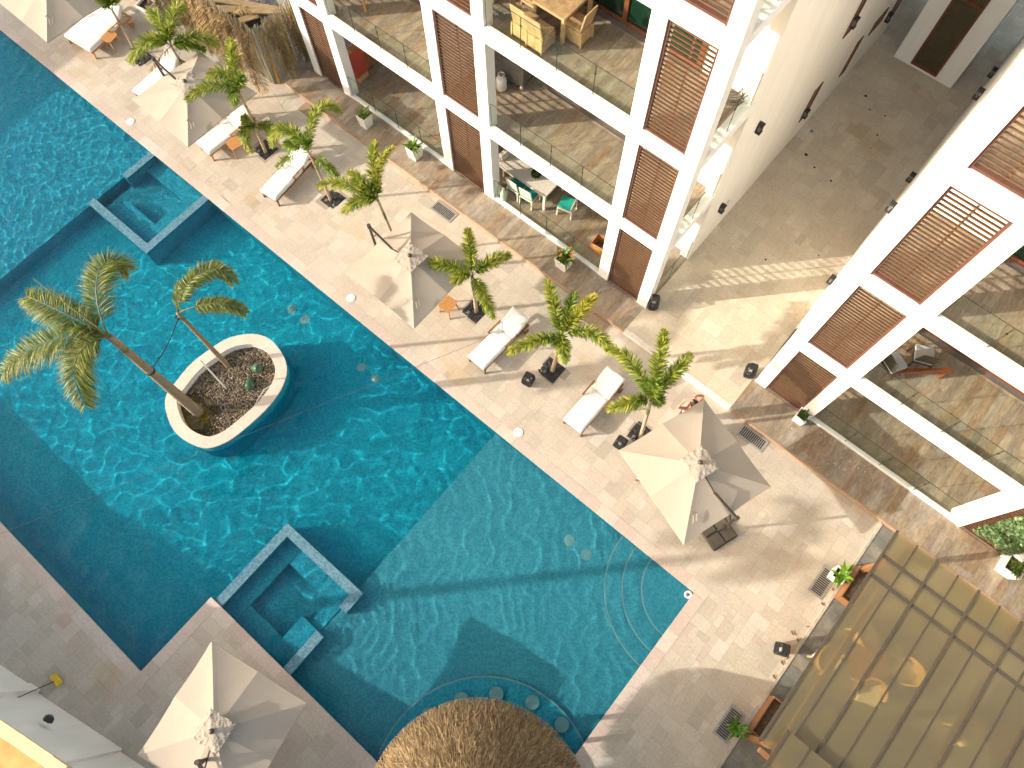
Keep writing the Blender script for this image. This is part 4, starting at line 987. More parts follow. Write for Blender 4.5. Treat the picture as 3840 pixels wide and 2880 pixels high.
# the two island palms
bJ = Vector(at(I(1640, 320), .06)); cJ = over(bJ, E(905, 1240)); cJ = at(E(905, 1240), cJ.z)
ISL = dict(style='flat', cols=OL, per=12, L=.56, w=.008, rr=.022, n=70)
def isl_(**k): d = dict(ISL); d.update(k); return d
palm('thick trunked palm leaning from the island over the pool, tied with rope', bJ, cJ, [
    (E(1065, 690), .1, .6, isl_(ctl=[(E(700, 880), .6), (E(800, 440), .6)])), (E(215, 905), .4, .4, isl_()), (E(15, 1560), -.4, .6, isl_(ctl=[(E(560, 1210), .4), (E(180, 1290), .3)])), (I(715, 270), -.6, .6, isl_(ctl=[(E(620, 1300), .4), (I(520, -60), .2)])), (E(272, 760), .9, .2, dict(n=2, per=1, cols=OL, rr=.03)), (E(640, 1290), -.3, .4, isl_(n=40, L=.35))], .15, .075, bark=m_bark, group='palms on the island', shaft=.18)
bK = Vector(at(E(1890, 1485), .06)); cK = over(bK, E(1475, 1050)); cK = at(E(1475, 1050), cK.z)
palm('thin curved palm on the island with two fronds blown to the right', bK, cK, [
    (E(1940, 800), .1, .5, isl_(ctl=[(E(1470, 780), .5), (E(1800, 520), .5)], L=.36, w=.011)), (E(2040, 1050), -.1, .4, isl_(L=.30, start=.25, ctl=[(E(1650, 960), .3), (E(1900, 920), .3)])), (E(1480, 790), .8, .2, isl_(L=.20, n=30, per=3))], .075, .045, bark=m_bark, bend=(-.12, .02, 0), group='palms on the island', shaft=.12)
t1 = cJ * .68 + bJ * .32; t2 = cK * .93 + bK * .07
t1 = bJ.lerp(cJ, .60); t2 = at(E(1480, 1085), t2.z); r_ = [t1.lerp(t2, i / 10) - Vector((0, 0, .25 * math.sin(PI * i / 10) * .5)) for i in range(11)]
mb = MB().tube(r_, .014, 6)
for p_, rr_ in ((t1, .115), (t2, .062)):
    for k in range(2): mb.tube([p_ + Vector((rr_ * math.cos(a), rr_ * math.sin(a), k * .035)) for a in [2 * PI * i / 16 for i in range(17)]], .014, 6)
tag(obj('tie_rope', mb, m_black), 'dark rope tied between the two island palms', 'rope')
# a tall palm outside the picture, whose shadow crosses the pool and deck
d_ = Vector((math.cos(AZ), math.sin(AZ), 0)); b0 = at(Mm(1735, 385)) - d_ * 10.5; cL = b0 + Vector((0, 0, 9.6))
rt = thing('palm_tree', 'tall palm behind the lower left wall, seen only by its long shadow', 'palm', b0)
obj('trunk', MB().tube([b0 + Vector((0, 0, 9.6 * i / 12)) for i in range(13)], [.17 - .004 * i for i in range(13)], 12), m_bark, rt, world=True, smooth=True)
for i in range(6):
    a = 2 * PI * i / 6 + .3; e = cL + Vector((math.cos(a) * 1.3, math.sin(a) * 1.3, -.5 + .5 * (i % 3)))
    frond(rt, [cL, cL + (e - cL) * .5 + Vector((0, 0, .8)), e], .5, .016, OL, 'flat', 60, per=6, rr=.02)

# ------------------------------------------------------------------ potted plants
def leaf_blade(mb, p, d, l, w, cols, droop=.3, seg=4):
    d = Vector(d).normalized(); sd = d.cross(Vector((0, 0, 1))).normalized(); vs = []; c = jit(random.choice(cols), .15)
    for i in range(seg + 1):
        s = i / seg; q = Vector(p) + d * l * s - Vector((0, 0, droop * l * s * s)); ww = w * math.sin(PI * (.08 + .92 * s) ** .8) * .5 + .002
        vs += [q - sd * ww + Vector((0, 0, ww * .3)), q + sd * ww + Vector((0, 0, ww * .3))]
    mb.add(vs, [(2 * i, 2 * i + 1, 2 * i + 3, 2 * i + 2) for i in range(seg)], 0, c)
BG = [(.10, .22, .02), (.16, .28, .03), (.22, .33, .05), (.07, .15, .02)]
def pot_plant(label, px, rt0, rb, h, nl, ll, lw, cols=BG, z=.15, rz=0, mat=None, up=(.25, 1.1), flowers=False):
    q = at(px, z + h); o = thing('potted_plant', label, 'potted plant', (q.x, q.y, z), rz, 'plants in square pots')
    mb = MB(); v = []
    for r, zz in ((rb, 0), (rt0, h), (rt0 - .03, h), (rt0 - .04, h - .07)): v += [(-r, -r, zz), (r, -r, zz), (r, r, zz), (-r, r, zz)]
    mb.add(v, [(3, 2, 1, 0)] + [(4 * k + i, 4 * k + (i + 1) % 4, 4 * k + 4 + (i + 1) % 4, 4 * k + 4 + i) for k in range(3) for i in range(4)])
    pt = obj('pot', mb, mat or m_pot, o); r = rt0 - .04
    obj('soil', MB().quad((-r, -r, h - .06), (r, -r, h - .06), (r, r, h - .06), (-r, r, h - .06)), m_soil, o)
    mb = MB()
    for i in range(nl):
        a = random.uniform(0, 2 * PI); e = random.uniform(*up); b = (random.uniform(-.4, .4) * r, random.uniform(-.4, .4) * r, h - .06 + random.uniform(0, .12))
        leaf_blade(mb, b, (math.cos(a) * math.cos(e), math.sin(a) * math.cos(e), math.sin(e)), ll * random.uniform(.7, 1.15), lw * random.uniform(.8, 1.1), cols, random.uniform(.1, .5))
    for i in range(5): 
        a = random.uniform(0, 2 * PI); mb.tube([(0, 0, h - .08), (math.cos(a) * .1, math.sin(a) * .1, h + ll * .5)], .008, 5, 0, (.09, .13, .02))
    obj('leaves', mb, m_leaf, o)
    if flowers:
        for i in range(6):
            mb = MB(); a = random.uniform(0, 2 * PI); b = Vector((math.cos(a) * ll * .45, math.sin(a) * ll * .45, h + ll * random.uniform(.4, .8)))
            for k in range(4): leaf_blade(mb, b, (math.cos(a + k), math.sin(a + k), .5), .10, .03, [(.55, .18, .05), (.6, .25, .08)], .1, 2)
            obj('flower', mb, m_leaf, o)
pot_plant('white square pot with pale broad leaved plant on the terrace near the first screen', B(915, 950), .19, .15, .50, 13, .34, .12, [(.20, .28, .05), (.26, .33, .08), (.14, .22, .03)])
pot_plant('white square pot with spiky dark green plant on the terrace', B(1330, 1215), .20, .16, .48, 24, .42, .06)
pot_plant('white square pot with orange flowering plant before the glass railing', G(480, 590), .22, .17, .48, 26, .46, .08, flowers=True)
pot_plant('small white pot with dark plant at the corner of the right terrace', L(385, 345), .17, .14, .40, 14, .26, .06, [(.05, .10, .02), (.09, .15, .03)])
pot_plant('pale pot with glossy bright green plant at the pergola corner beside a drain', P(690, 55), .17, .14, .45, 26, .42, .10, [(.18, .36, .03), (.25, .42, .05), (.12, .27, .02)], z=.03)
pot_plant('white pot at the right edge of the right terrace below the green wall', L(2150, 1600), .24, .19, .52, 20, .34, .05)
pot_plant('dark pot with spiky bromeliad in the shade of the pergola drain', O(1905, 1330), .15, .12, .38, 26, .36, .07, [(.10, .26, .03), (.16, .34, .05)], z=.03, mat=m_black)

# ------------------------------------------------------------------ lanterns
def lantern(label, px, z=0, rz=.3):
    q = at(px, z); o = thing('lantern', label, 'lantern', (q.x, q.y, z), rz, 'black lattice lanterns')
    pr = ((.075, 0), (.14, .28), (.128, .50), (.08, .68)); fr = MB(); lt = MB()
    cs = [[Vector((r * sx, r * sy, zz)) for sx, sy in ((-1, -1), (1, -1), (1, 1), (-1, 1))] for r, zz in pr]
    for k in range(4):
        for i in range(4): fr.bar(cs[k][i], cs[k][(i + 1) % 4], .03, .026)
    for k in range(3):
        for i in range(4): fr.bar(cs[k][i], cs[k + 1][i], .028, .026)
    fr.box(-.07, .07, -.07, .07, .0, .015); fr.box(-.085, .085, -.085, .085, .672, .69)
    obj('frame', fr, m_black, o)
    for k in range(2):
        for i in range(4):
            a, b, c, d = cs[k][i], cs[k][(i + 1) % 4], cs[k + 1][(i + 1) % 4], cs[k + 1][i]; f = lambda u, v: a.lerp(b, u).lerp(d.lerp(c, u), v)
            m_ = 5
            for j in range(-m_, m_):
                for sgn in (1, -1):
                    u0, u1 = j / m_, j / m_ + 1
                    if sgn < 0: u0, u1 = 1 - u0, 1 - u1
                    v0, v1 = 0, 1
                    def clip(u0, u1, v0, v1):
                        du = u1 - u0
                        t0 = max(0, min((0 - u0) / du, (1 - u0) / du)); t1 = min(1, max((0 - u0) / du, (1 - u0) / du)); return (u0 + du * t0, v0 + t0 * (v1 - v0)), (u0 + du * t1, v0 + t1 * (v1 - v0)), t1 - t0
                    p0, p1, ok = clip(u0, u1, v0, v1)
                    if ok > .05: lt.bar(f(*p0), f(*p1), .011, .006)
    obj('lattice', lt, m_black, o)
    obj('candle', MB().lathe([(.05, .02), (.05, .34), (.04, .35), (.005, .35)], n=16), m_whiteplastic, o)
lantern('black lattice lantern with candle on the open deck beside the palm pit', G(178, 1635), rz=.2)
lantern('black lattice lantern at the foot of the corner column where the passage begins', G(1205, 1005), .15, .5)
lantern('black lattice lantern at the front corner of the right house in the passage', G(1995, 1565), .15, .3)
lantern('black lattice lantern at the left corner of the large right parasol', K(930, 605), rz=.1)
lantern('black lattice lantern on the slate edge by the pergola, casting a latticed shadow', P(165, 675), .0, .4)
# ------------------------------------------------------------------ boundary wall at the lower left
wd_ = Vector((.978, .207, 0)); wn = Vector((-.207, .978, 0)); wp = Vector((-8.72, -8.40, 0))
def wq(s, o): q = wp + wd_ * s + wn * o; return (q.x, q.y)
WH = 2.5
rt = thing('boundary_wall', 'white rendered wall with yellow coping at the lower left, behind the deck', 'wall', (wp.x, wp.y, 0))
mb = MB(); mb.prism([wq(-30, -.22), wq(0, -.22), wq(0, -.0), wq(-30, -.0)], -.3, WH); mb.prism([wq(0, -.22), wq(2.68, -.22), wq(2.68, -.06), wq(0, -.06)], -.3, WH); mb.prism([wq(2.68, -.22), wq(9, -.22), wq(9, -.13), wq(2.68, -.13)], -.3, WH)
mb.prism([wq(-.32, 0), wq(.0, 0), wq(.0, .04), wq(-.32, .04)], -.3, WH - .01)
obj('wall', mb, m_offwhite, rt, world=True)
mb = MB(); mb.prism([wq(-30, -.30), wq(9, -.30), wq(9, -.04), wq(-30, -.04)], WH, WH + .05); mb.prism([wq(2.45, -.42), wq(2.85, -.42), wq(2.85, -.02), wq(2.45, -.02)], WH + .0505, WH + .14)
obj('coping', mb, m_cap, rt, world=True)
q = at(Mm(400, 1260), 1.55)
wl = thing('wall_lamp', 'single dark bulkhead lamp on the white boundary wall at the lower left', 'wall lamp', (q.x, q.y, 1.55), math.radians(12))
obj('housing', MB().tube([(0, -.03, 0), (0, .06, 0), (0, .10, 0)], [.12, .11, .07], 6), m_black, wl); obj('lens', MB().tube([(0, .10, 0), (0, .115, 0)], [.055, .04], 12), m_grey, wl)
mb = MB(); mb.quad((-40, -40, 1.3), (12, -40, 1.3), (12, -5.6, 1.3), (-40, -16.6, 1.3))
pts = []; nx_, ny_ = 60, 40; mb = MB()
for i in range(nx_ + 1):
    for j in range(ny_ + 1):
        s, o_2 = -16 + 28 * i / nx_, -.24 - 12 * (j / ny_) ** 1.4; x, y = wq(s, o_2); pts.append((x, y, 1.2 + .05 * math.sin(s * 6 + 3 * math.sin(o_2 * 2)) + .03 * math.sin(s * 13 + o_2 * 9) - .25 * (j / ny_)))
mb.add(pts, [(i * (ny_ + 1) + j, i * (ny_ + 1) + j + 1, (i + 1) * (ny_ + 1) + j + 1, (i + 1) * (ny_ + 1) + j) for i in range(nx_) for j in range(ny_)])
struct('sand_terrain', mb, m_sand, True)
# broom leaning on the wall
b0 = at(Mm(470, 935), .03); b1 = at(Mm(125, 1085), 1.0)
o = thing('broom', 'broom with yellow head and thin grey handle leaning against the boundary wall', 'broom', b0)
d = (b1 - b0); d.z = 0; d.normalize(); sd = Vector((-d.y, d.x, 0))
obj('handle', MB().tube([b0 + Vector((0, 0, .05)), b1], .013, 8), m_metal, o, world=True)
mb = MB(); mb.obox(b0 + Vector((0, 0, .06)), sd * .17, d * .045, (0, 0, .035)); hb = obj('head', mb, m_yellow, o, world=True); bevel(hb, .015)
mb = MB(); mb.obox(b0 - d * .07 + Vector((0, 0, .03)), sd * .16, d * .03, (0, 0, .028)); obj('bristles', mb, m_yellow, o, world=True)

# ------------------------------------------------------------------ straw fence, corner of dry fronds
FX, FY, FH = -18.12, 8.66, 2.35
o = thing('straw_fence', 'cane fence hung with dry palm fronds screening off a builders corner', 'fence', (FX, FY, 0))
mb = MB()
for (a, b) in (((-27, FY), (FX, FY)), ((FX, FY), (FX, 13.5))):
    l = math.hypot(b[0] - a[0], b[1] - a[1]); k = int(l / .035)
    for i in range(k):
        s = i / k; x, y = a[0] + (b[0] - a[0]) * s + random.uniform(-.01, .01), a[1] + (b[1] - a[1]) * s + random.uniform(-.01, .01); h = FH + random.uniform(-.12, .06)
        mb.tube([(x, y, 0), (x + random.uniform(-.02, .02), y + random.uniform(-.02, .02), h)], .013, 4, 0, jit(random.choice([(.34, .30, .22), (.42, .38, .28), (.27, .24, .18), (.46, .43, .34)]), .15), cap=False)
obj('cane_screen', mb, m_dry, o, world=True)
for (x, y, tx, ty) in ((-18.02, 8.80, -.1, .1), (-17.98, 9.55, -.15, .1), (-17.96, 10.1, -.1, 0)):
    obj('post', MB().tube([(x, y, 0), (x + tx * .5, y + ty, 1.2), (x + tx, y + ty * 1.5, 2.1)], [.045, .04, .03], 7), m_yellowpost if 0 else plain('yellow bamboo', (.50, .30, .045), .5, .2, 8), o, world=True)
for i in range(46):                                            # fronds hung along the first run, tips towards the pool
    x = -26.5 + 8.4 * i / 45 + random.uniform(-.15, .15); top = Vector((x, FY - .03, FH + random.uniform(-.1, .15))); e = Vector((x + random.uniform(.0, .9), FY - random.uniform(.25, .75), random.uniform(.1, .7)))
    frond(o, [top, top.lerp(e, .4) + Vector((.1, -.25, .2)), e], random.uniform(.22, .34), .0085, DR, 'flat', 44, per=4, rr=.016, mat=m_dry, name='dry_frond')
for i in range(20):                                            # and along the second run, towards the house
    y = 8.95 + 2.4 * i / 19 + random.uniform(-.1, .1); top = Vector((FX + .03, y, FH + random.uniform(-.2, .2))); e = Vector((FX + random.uniform(.2, .8), y + random.uniform(-.6, .35), random.uniform(.15, 1.0)))
    frond(o, [top, top.lerp(e, .45) + Vector((.3, 0, .15)), e], random.uniform(.22, .34), .008, [(.22, .16, .07), (.30, .22, .10), (.17, .12, .05), (.36, .27, .13)], 'flat', 42, per=4, rr=.014, mat=m_dry, name='dry_frond')
for i in range(10):
    x = -26 + 8 * i / 10 + random.uniform(-.3, .3); top = Vector((x, FY, FH)); e = Vector((x + random.uniform(-.5, .5), FY + random.uniform(.1, .5), FH + random.uniform(.1, .6)))
    frond(o, [top, top.lerp(e, .5) + Vector((0, 0, .2)), e], .26, .013, DR, 'flat', 24, per=4, rr=.012, mat=m_dry, name='dry_frond')
# builders' clutter behind the fence
for p, ln, a, lb in ((T6(1010, 60), 2.6, .55, 'longest raw plank lying over the sacks behind the straw fence'), (T6(880, 130), 2.2, .62, 'raw plank lying across the clutter closest to the fence corner'), (T6(1250, 150), 1.9, .60, 'raw plank on the right of the clutter behind the straw fence'), (T6(1030, 250), .7, 1.2, 'short raw board end standing out of the clutter behind the fence')):
    q = at(p, .9 + random.uniform(0, .15)); o = obj('plank', MB().obox((0, 0, 0), (ln / 2, 0, 0), (0, .13, 0), (0, 0, .025)), m_lumber); o.location = q; o.rotation_euler = (random.uniform(-.1, .1), random.uniform(-.08, .08), a); tag(o, lb, 'plank', 'planks behind the fence')
def sack(px, z, s, lb, m):
    mb = MB(); nu, nv = 18, 12; v = []
    ph = [random.uniform(0, 6.28) for _ in range(4)]
    for j in range(nv + 1):
        for i in range(nu):
            th, f = 2 * PI * i / nu, PI * j / nv - PI / 2; r = 1 + .16 * math.sin(3 * th + ph[0]) * math.cos(f) + .12 * math.sin(5 * th + 4 * f + ph[1]) + .10 * math.sin(7 * f + ph[2]) + random.uniform(-.05, .05)
            v.append((s * r * math.cos(f) * math.cos(th), s * r * math.cos(f) * math.sin(th) * .8, s * .62 * r * math.sin(f)))
    mb.add(v, [(j * nu + i, j * nu + (i + 1) % nu, (j + 1) * nu + (i + 1) % nu, (j + 1) * nu + i) for j in range(nv) for i in range(nu)])
    q = at(px, z); o = obj('sack', mb, m, None, True); o.location = q; tag(o, lb, 'sack', 'sacks behind the fence')
for p, z, s, lb in ((T6(760, 90), .45, .46, 'black crumpled sack at the left of the clutter behind the straw fence'), (T6(900, 40), .5, .33, 'small black sack at the top edge behind the straw fence'), (T6(950, 230), .45, .40, 'black sack in the middle of the clutter, nearest the fence corner'), (T6(1150, 150), .5, .42, 'grey crumpled sack between the planks behind the fence'), (T6(1090, 260), .35, .34, 'dark sack under the board end behind the fence'), (T6(1300, 60), .5, .38, 'grey sack at the right of the clutter near the house')):
    sack(p, z, s, lb, m_bag if 'black' in lb or 'dark' in lb else plain('grey plastic sack', (.16, .16, .17), .35, .5, 9, bmp=.6))
# planter and bucket at the top edge
q = at(T1(390, 40), .75); o = thing('planter', 'tall tapered white planter at the top edge left of the fence', 'planter', (q.x, q.y, 0), .2)
mb = MB(); v = []
for r, zz in ((.20, 0), (.27, .75), (.23, .75), (.22, .66)): v += [(-r, -r, zz), (r, -r, zz), (r, r, zz), (-r, r, zz)]
mb.add(v, [(3, 2, 1, 0)] + [(4 * k + i, 4 * k + (i + 1) % 4, 4 * k + 4 + (i + 1) % 4, 4 * k + 4 + i) for k in range(3) for i in range(4)]); obj('pot', mb, m_pot, o)
obj('soil', MB().quad((-.22, -.22, .67), (.22, -.22, .67), (.22, .22, .67), (-.22, .22, .67)), m_soil, o)
q = at(T1(535, 40), .4); o = thing('bucket', 'white bucket with bright green lid standing by the straw fence at the top', 'bucket', (q.x, q.y, 0))
obj('body', MB().lathe([(.13, 0), (.16, .36), (.15, .36)], n=24), m_whiteplastic, o); obj('lid', MB().lathe([(.17, .35), (.175, .385), (.15, .395), (.14, .375), (.01, .375)], n=24), m_brightgreen, o)

# ------------------------------------------------------------------ thatched roof over the swim-up bar
def palapa(label, cx, cy, R_, zE, zT, n, floor=True):
    o = thing('thatched_bar', label, 'thatched bar', (cx, cy, 0))
    prof = lambda s: (R_ * s, zT - (zT - zE) * (s ** 1.35))
    mb = MB(); nn = 48; v = []
    for k in range(9):
        r, z = prof(.02 + .96 * k / 8); v += [(r * math.cos(2 * PI * i / nn), r * math.sin(2 * PI * i / nn), z - .05) for i in range(nn)]
    mb.add(v, [(k * nn + i, k * nn + (i + 1) % nn, (k + 1) * nn + (i + 1) % nn, (k + 1) * nn + i) for k in range(8) for i in range(nn)], 0, (.10, .062, .024))
    TH = [(.235, .16, .08), (.18, .12, .058), (.30, .21, .108), (.12, .078, .036), (.36, .265, .145), (.215, .15, .08)]
    for _ in range(n):
        s = math.sqrt(random.uniform(.0, 1.0)); a = random.uniform(0, 2 * PI); l = random.uniform(.14, .36); s2 = min(s + l / R_, 1.07); a2 = a + random.gauss(0, .05) / max(s, .15)
        r1, z1 = prof(s); r2, z2 = prof(min(s2, 1.07)); z2 += random.choice((0, 0, .02, .055)) * random.uniform(.3, 1.1); z1 += random.uniform(-.02, .02); w_ = random.uniform(.006, .014)
        p = Vector((r1 * math.cos(a), r1 * math.sin(a), z1)); q = Vector((r2 * math.cos(a2), r2 * math.sin(a2), z2)); sd = Vector((-math.sin(a), math.cos(a), random.uniform(-.5, .5))) * w_
        mb.add([p - sd, p + sd, q + sd * .4, q - sd * .4], [(0, 1, 2, 3)], 0, jit(random.choice(TH), .2))
    obj('thatch', mb, m_thatch, o)
    obj('centre_post', MB().tube([(0, 0, -.0), (0, 0, zT - .1)], .12, 12), m_bark, o)
    for i in range(6):
        a = PI / 6 + i * PI / 3; obj('post', MB().tube([(R_ * .7 * math.cos(a), R_ * .7 * math.sin(a), 0), (R_ * .7 * math.cos(a), R_ * .7 * math.sin(a), zE + .35)], .06, 10), m_bark, o)
    if floor:
        obj('counter', MB().lathe([(1.86, -.5), (1.86, .30), (1.95, .31), (1.95, .36), (1.45, .36), (1.45, .30), (1.55, .30), (1.55, -.4)], n=56), m_coping, o)
    return o
palapa('round thatched roof of the swim-up bar at the bottom edge', 1.45, -3.15, 2.33, 2.25, 4.3, 21000)
mb = MB(); mb.lathe([(1.84, -.6), (1.84, -.40), (.01, -.40)], (BC.x, BC.y, 0), 40); struct('bar_floor', mb, m_slate)

# ------------------------------------------------------------------ pergola with translucent bronze roof
m_barcap = plain('dark bronze cap', (.075, .062, .045), .5, .15, 8)
pg = thing('pergola', 'timber pergola with translucent bronze sheet roof at the lower right', 'pergola', (7.5, 4.8, .012))
px0, px1, py0, py1, pz = 4.96, 12.6, 2.0, 7.74, 2.62
obj('roof_sheet', MB().box(px0, px1, py0, py1, pz, pz + .012), m_poly, pg, world=True)
obj('roof_sheet', MB().box(5.27, px1, -4.5, 2.53, pz + .16, pz + .172), m_poly, pg, world=True)
mb = MB()
for i in range(15):
    x = px0 + .52 * i
    if i % 2 == 0: mb.box(x - .03, x + .03, py0 - .02, py1 + .02, pz + .012, pz + .04)
    else: mb.box(x - .018, x + .018, py0 - .02, py1 + .02, pz + .012, pz + .022)
obj('glazing_bar', mb, m_barcap, pg, world=True)
mb = MB()
for y in (7.05, 6.50): mb.box(px0 + .03, px1, y - .045, y + .045, pz + .0135, pz + .0195)
obj('cross_bar', mb, m_barcap, pg, world=True)
mb = MB()
for i in range(14):
    x = 5.27 + .54 * i
    if i % 2 == 0: mb.box(x - .03, x + .03, -4.5, 2.54, pz + .172, pz + .20)
    else: mb.box(x - .018, x + .018, -4.5, 2.54, pz + .172, pz + .182)
obj('glazing_bar', mb, m_barcap, pg, world=True)
for y, z in ((7.05, pz - .135), (6.50, pz - .135), (2.25, pz - .135)): obj('beam', MB().box(px0 + .16, px1, y - .06, y + .06, z, z + .13), m_barcap, pg, world=True)
for x in (5.40, 8.1, 11.2): obj('beam', MB().box(x - .05, x + .05, 1.86, 7.66, pz - .28, pz - .14), m_orangewood, pg, world=True)
for x in (5.40, 8.1, 11.2):
    for y in (7.3, 2.15): obj('post', MB().box(x - .06, x + .06, y - .06, y + .06, .01, pz - .282), m_orangewood, pg, world=True)
obj('beam', MB().box(5.12, 6.3, 1.82, 1.92, pz - .30, pz - .16), m_orangewood, pg, world=True)
for y0, y1, lb in ((6.35, 7.35, 'orange wood trough planter under the upper pergola edge'), (2.3, 3.3, 'orange wood trough planter under the lower pergola edge')):
    o = thing('wood_trough', lb, 'planter', (5.52, y0, .03)); mb = MB(); mb.box(-.2, .2, 0, y1 - y0, 0, .03); mb.box(-.2, -.17, 0, y1 - y0, .03, .42); mb.box(.17, .2, 0, y1 - y0, .03, .42); mb.box(-.17, .17, 0, .03, .03, .42); mb.box(-.17, .17, y1 - y0 - .03, y1 - y0, .03, .42)
    obj('box', mb, m_orangewood, o); obj('soil', MB().box(-.17, .17, .03, y1 - y0 - .03, .03, .36), m_soil, o)
m_rattan = plain('golden rattan', (.50, .33, .14), .6, .25, 30, bmp=.3)
def armchair(label, loc, rz, group='rattan chairs under the pergola'):
    o = thing('rattan_chair', label, 'armchair', loc, rz, group)
    obj('seat', MB().box(-.27, .27, -.25, .27, .34, .44), m_cushion, o)
    v = []; mb = MB(); n_ = 14
    for i in range(n_ + 1):
        a = math.radians(-20 + 220 * i / n_); h = .58 + .28 * math.sin(math.radians(180 * i / n_)) ** 2; c_, s_ = math.cos(a), math.sin(a)
        v += [(.33 * c_, .30 * s_, .22), (.37 * c_, .36 * s_, h), (.33 * c_, .32 * s_, h), (.29 * c_, .26 * s_, .22)]
    mb.add(v, [(4 * i + j, 4 * i + (j + 1) % 4, 4 * i + 4 + (j + 1) % 4, 4 * i + 4 + j) for i in range(n_) for j in range(4)]); obj('backrest', mb, m_rattan, o, True)
    for sx in (-1, 1):
        for sy in (-1, 1): obj('leg', MB().bar((sx * .23, sy * .20, .34), (sx * .27, sy * .24, 0), .04, .04), m_rattan, o)
    return o
def rtable(label, loc, r, h, m):
    o = thing('round_table', label, 'table', loc, 0, 'round tables under the pergola')
    obj('tabletop', MB().lathe([(r, h - .04), (r, h), (.01, h)], n=36), m, o); obj('pedestal', MB().lathe([(.25, 0), (.22, .03), (.05, .08), (.05, h - .05), (.15, h - .04)], n=20), m_metal, o)
for p, rz, lb in ((P(905, 560), 2.6, 'golden rattan armchair under the pergola, topmost near the pool side'), (P(600, 760), 1.2, 'golden rattan armchair under the pergola edge nearest the lantern'), (P(940, 1040), .4, 'golden rattan armchair under the pergola, below the round table'), (P(1225, 850), -1.6, 'golden rattan armchair under the pergola, right of the round table'), (P(1760, 1370), .9, 'golden rattan armchair under the lower middle of the pergola roof')):
    q = at(p, .5); armchair(lb, (q.x, q.y, .014), rz)
for p, lb, r in ((P(930, 800), 'round dark table among the rattan chairs under the pergola', .48), (P(2120, 1500), 'round table under the pergola roof at the lower right edge', .5)):
    q = at(p, .72); rtable(lb, (q.x, q.y, .014), r, .72, m_orangewood)

# ------------------------------------------------------------------ things on the balconies
def dchair(label, loc, rz, frame, seatm, group, wrapped=False):
    o = thing('dining_chair', label, 'chair', loc, rz, group)       # faces +y, backrest at -y
    s = obj('seat', MB().box(-.22, .22, -.20, .24, .40, .47), seatm, o); bevel(s, .02)
    mb = MB(); mb.obox((0, -.24, .70), (.22, 0, 0), (0, .022, .0), (0, -.05, .24)); b = obj('backrest', mb, seatm if wrapped else frame, o); bevel(b, .02)
    if not wrapped:
        mb = MB(); mb.box(-.235, .235, -.22, -.19, .34, .40); mb.box(-.235, .235, .22, .255, .34, .40); mb.box(-.235, -.205, -.19, .22, .34, .40); mb.box(.205, .235, -.19, .22, .34, .40); obj('seat_frame', mb, frame, o)
    else:
        k = MB(); k.box(-.235, .235, -.23, .25, .05, .40); sk = obj('skirt', k, seatm, o); bevel(sk, .02)
    for sx in (-1, 1):
        for sy, y in ((-1, -.22), (1, .23)): obj('leg', MB().bar((sx * .215, y, .40), (sx * .22, y * 1.05, 0), .04, .04), frame, o)
    return o
def dtable(label, x0, x1, y0, y1, z, h, m, mtop):
    o = thing('dining_table', label, 'table', ((x0 + x1) / 2, (y0 + y1) / 2, z)); mb = MB(); f = .06
    for a in ((x0, x1, y0, y0 + f), (x0, x1, y1 - f, y1), (x0, x0 + f, y0 + f, y1 - f), (x1 - f, x1, y0 + f, y1 - f)): mb.box(*a, z + h - .07, z + h)
    fr = obj('table_frame', mb, m, o, world=True); mb = MB(); k = int((y1 - y0 - 2 * f) / .05); d = (y1 - y0 - 2 * f) / k
    for i in range(k): mb.box(x0 + f, x1 - f, y0 + f + i * d + .004, y0 + f + (i + 1) * d - .004, z + h - .03, z + h - .003)
    obj('tabletop', mb, mtop, o, world=True)
    for x in (x0 + .05, x1 - .05):
        for y in (y0 + .05, y1 - .05): obj('leg', MB().box(x - .04, x + .04, y - .04, y + .04, z, z + h - .071), m, o, world=True)
    return o
zg = .156
c1 = at(T8(885, 1050), zg)
dtable('white slatted dining table on the ground floor balcony with a green bowl', c1.x - 2.05, c1.x + .05, c1.y - .05, c1.y + 1.0, zg, .75, m_whitepaint, m_whitepaint)
q = at(T8(775, 560), zg + .85); o = thing('plant_bowl', 'round green plant ball on the white ground floor dining table', 'plant', (q.x, q.y, zg + .75)); mb = MB()
for _ in range(500):
    f, th = random.uniform(-.3, PI / 2), random.uniform(0, 2 * PI); n_ = Vector((math.cos(f) * math.cos(th), math.cos(f) * math.sin(th), math.sin(f))); leaf_blade(mb, n_ * .10 + Vector((0, 0, .1)), n_ + Vector((random.uniform(-.5, .5), random.uniform(-.5, .5), .2)), .07, .03, [(.05, .13, .01), (.08, .19, .015)], .1, 2)
obj('leaves', mb, m_leaf, o); obj('bowl', MB().lathe([(.06, 0), (.12, .06), (.11, .06)], n=20), m_whitepaint, o)
for p, rz, lb in ((T8(690, 800), .1, 'white chair with teal seat and its back to the pool, nearest the table corner'), (T8(510, 680), .0, 'white chair with teal seat in shade at the front left of the dining table'), (T8(1215, 940), PI / 2 + .25, 'white chair with bright teal cushion pulled out at the right end of the balcony'), (T8(460, 440), -PI / 2, 'white chair at the shaded left end of the ground floor dining table')):
    q = at(p, zg + .55); dchair(lb, (q.x, max(q.y, 10.35), zg), rz, m_whitepaint, m_teal, 'white chairs with teal cushions on the ground floor')
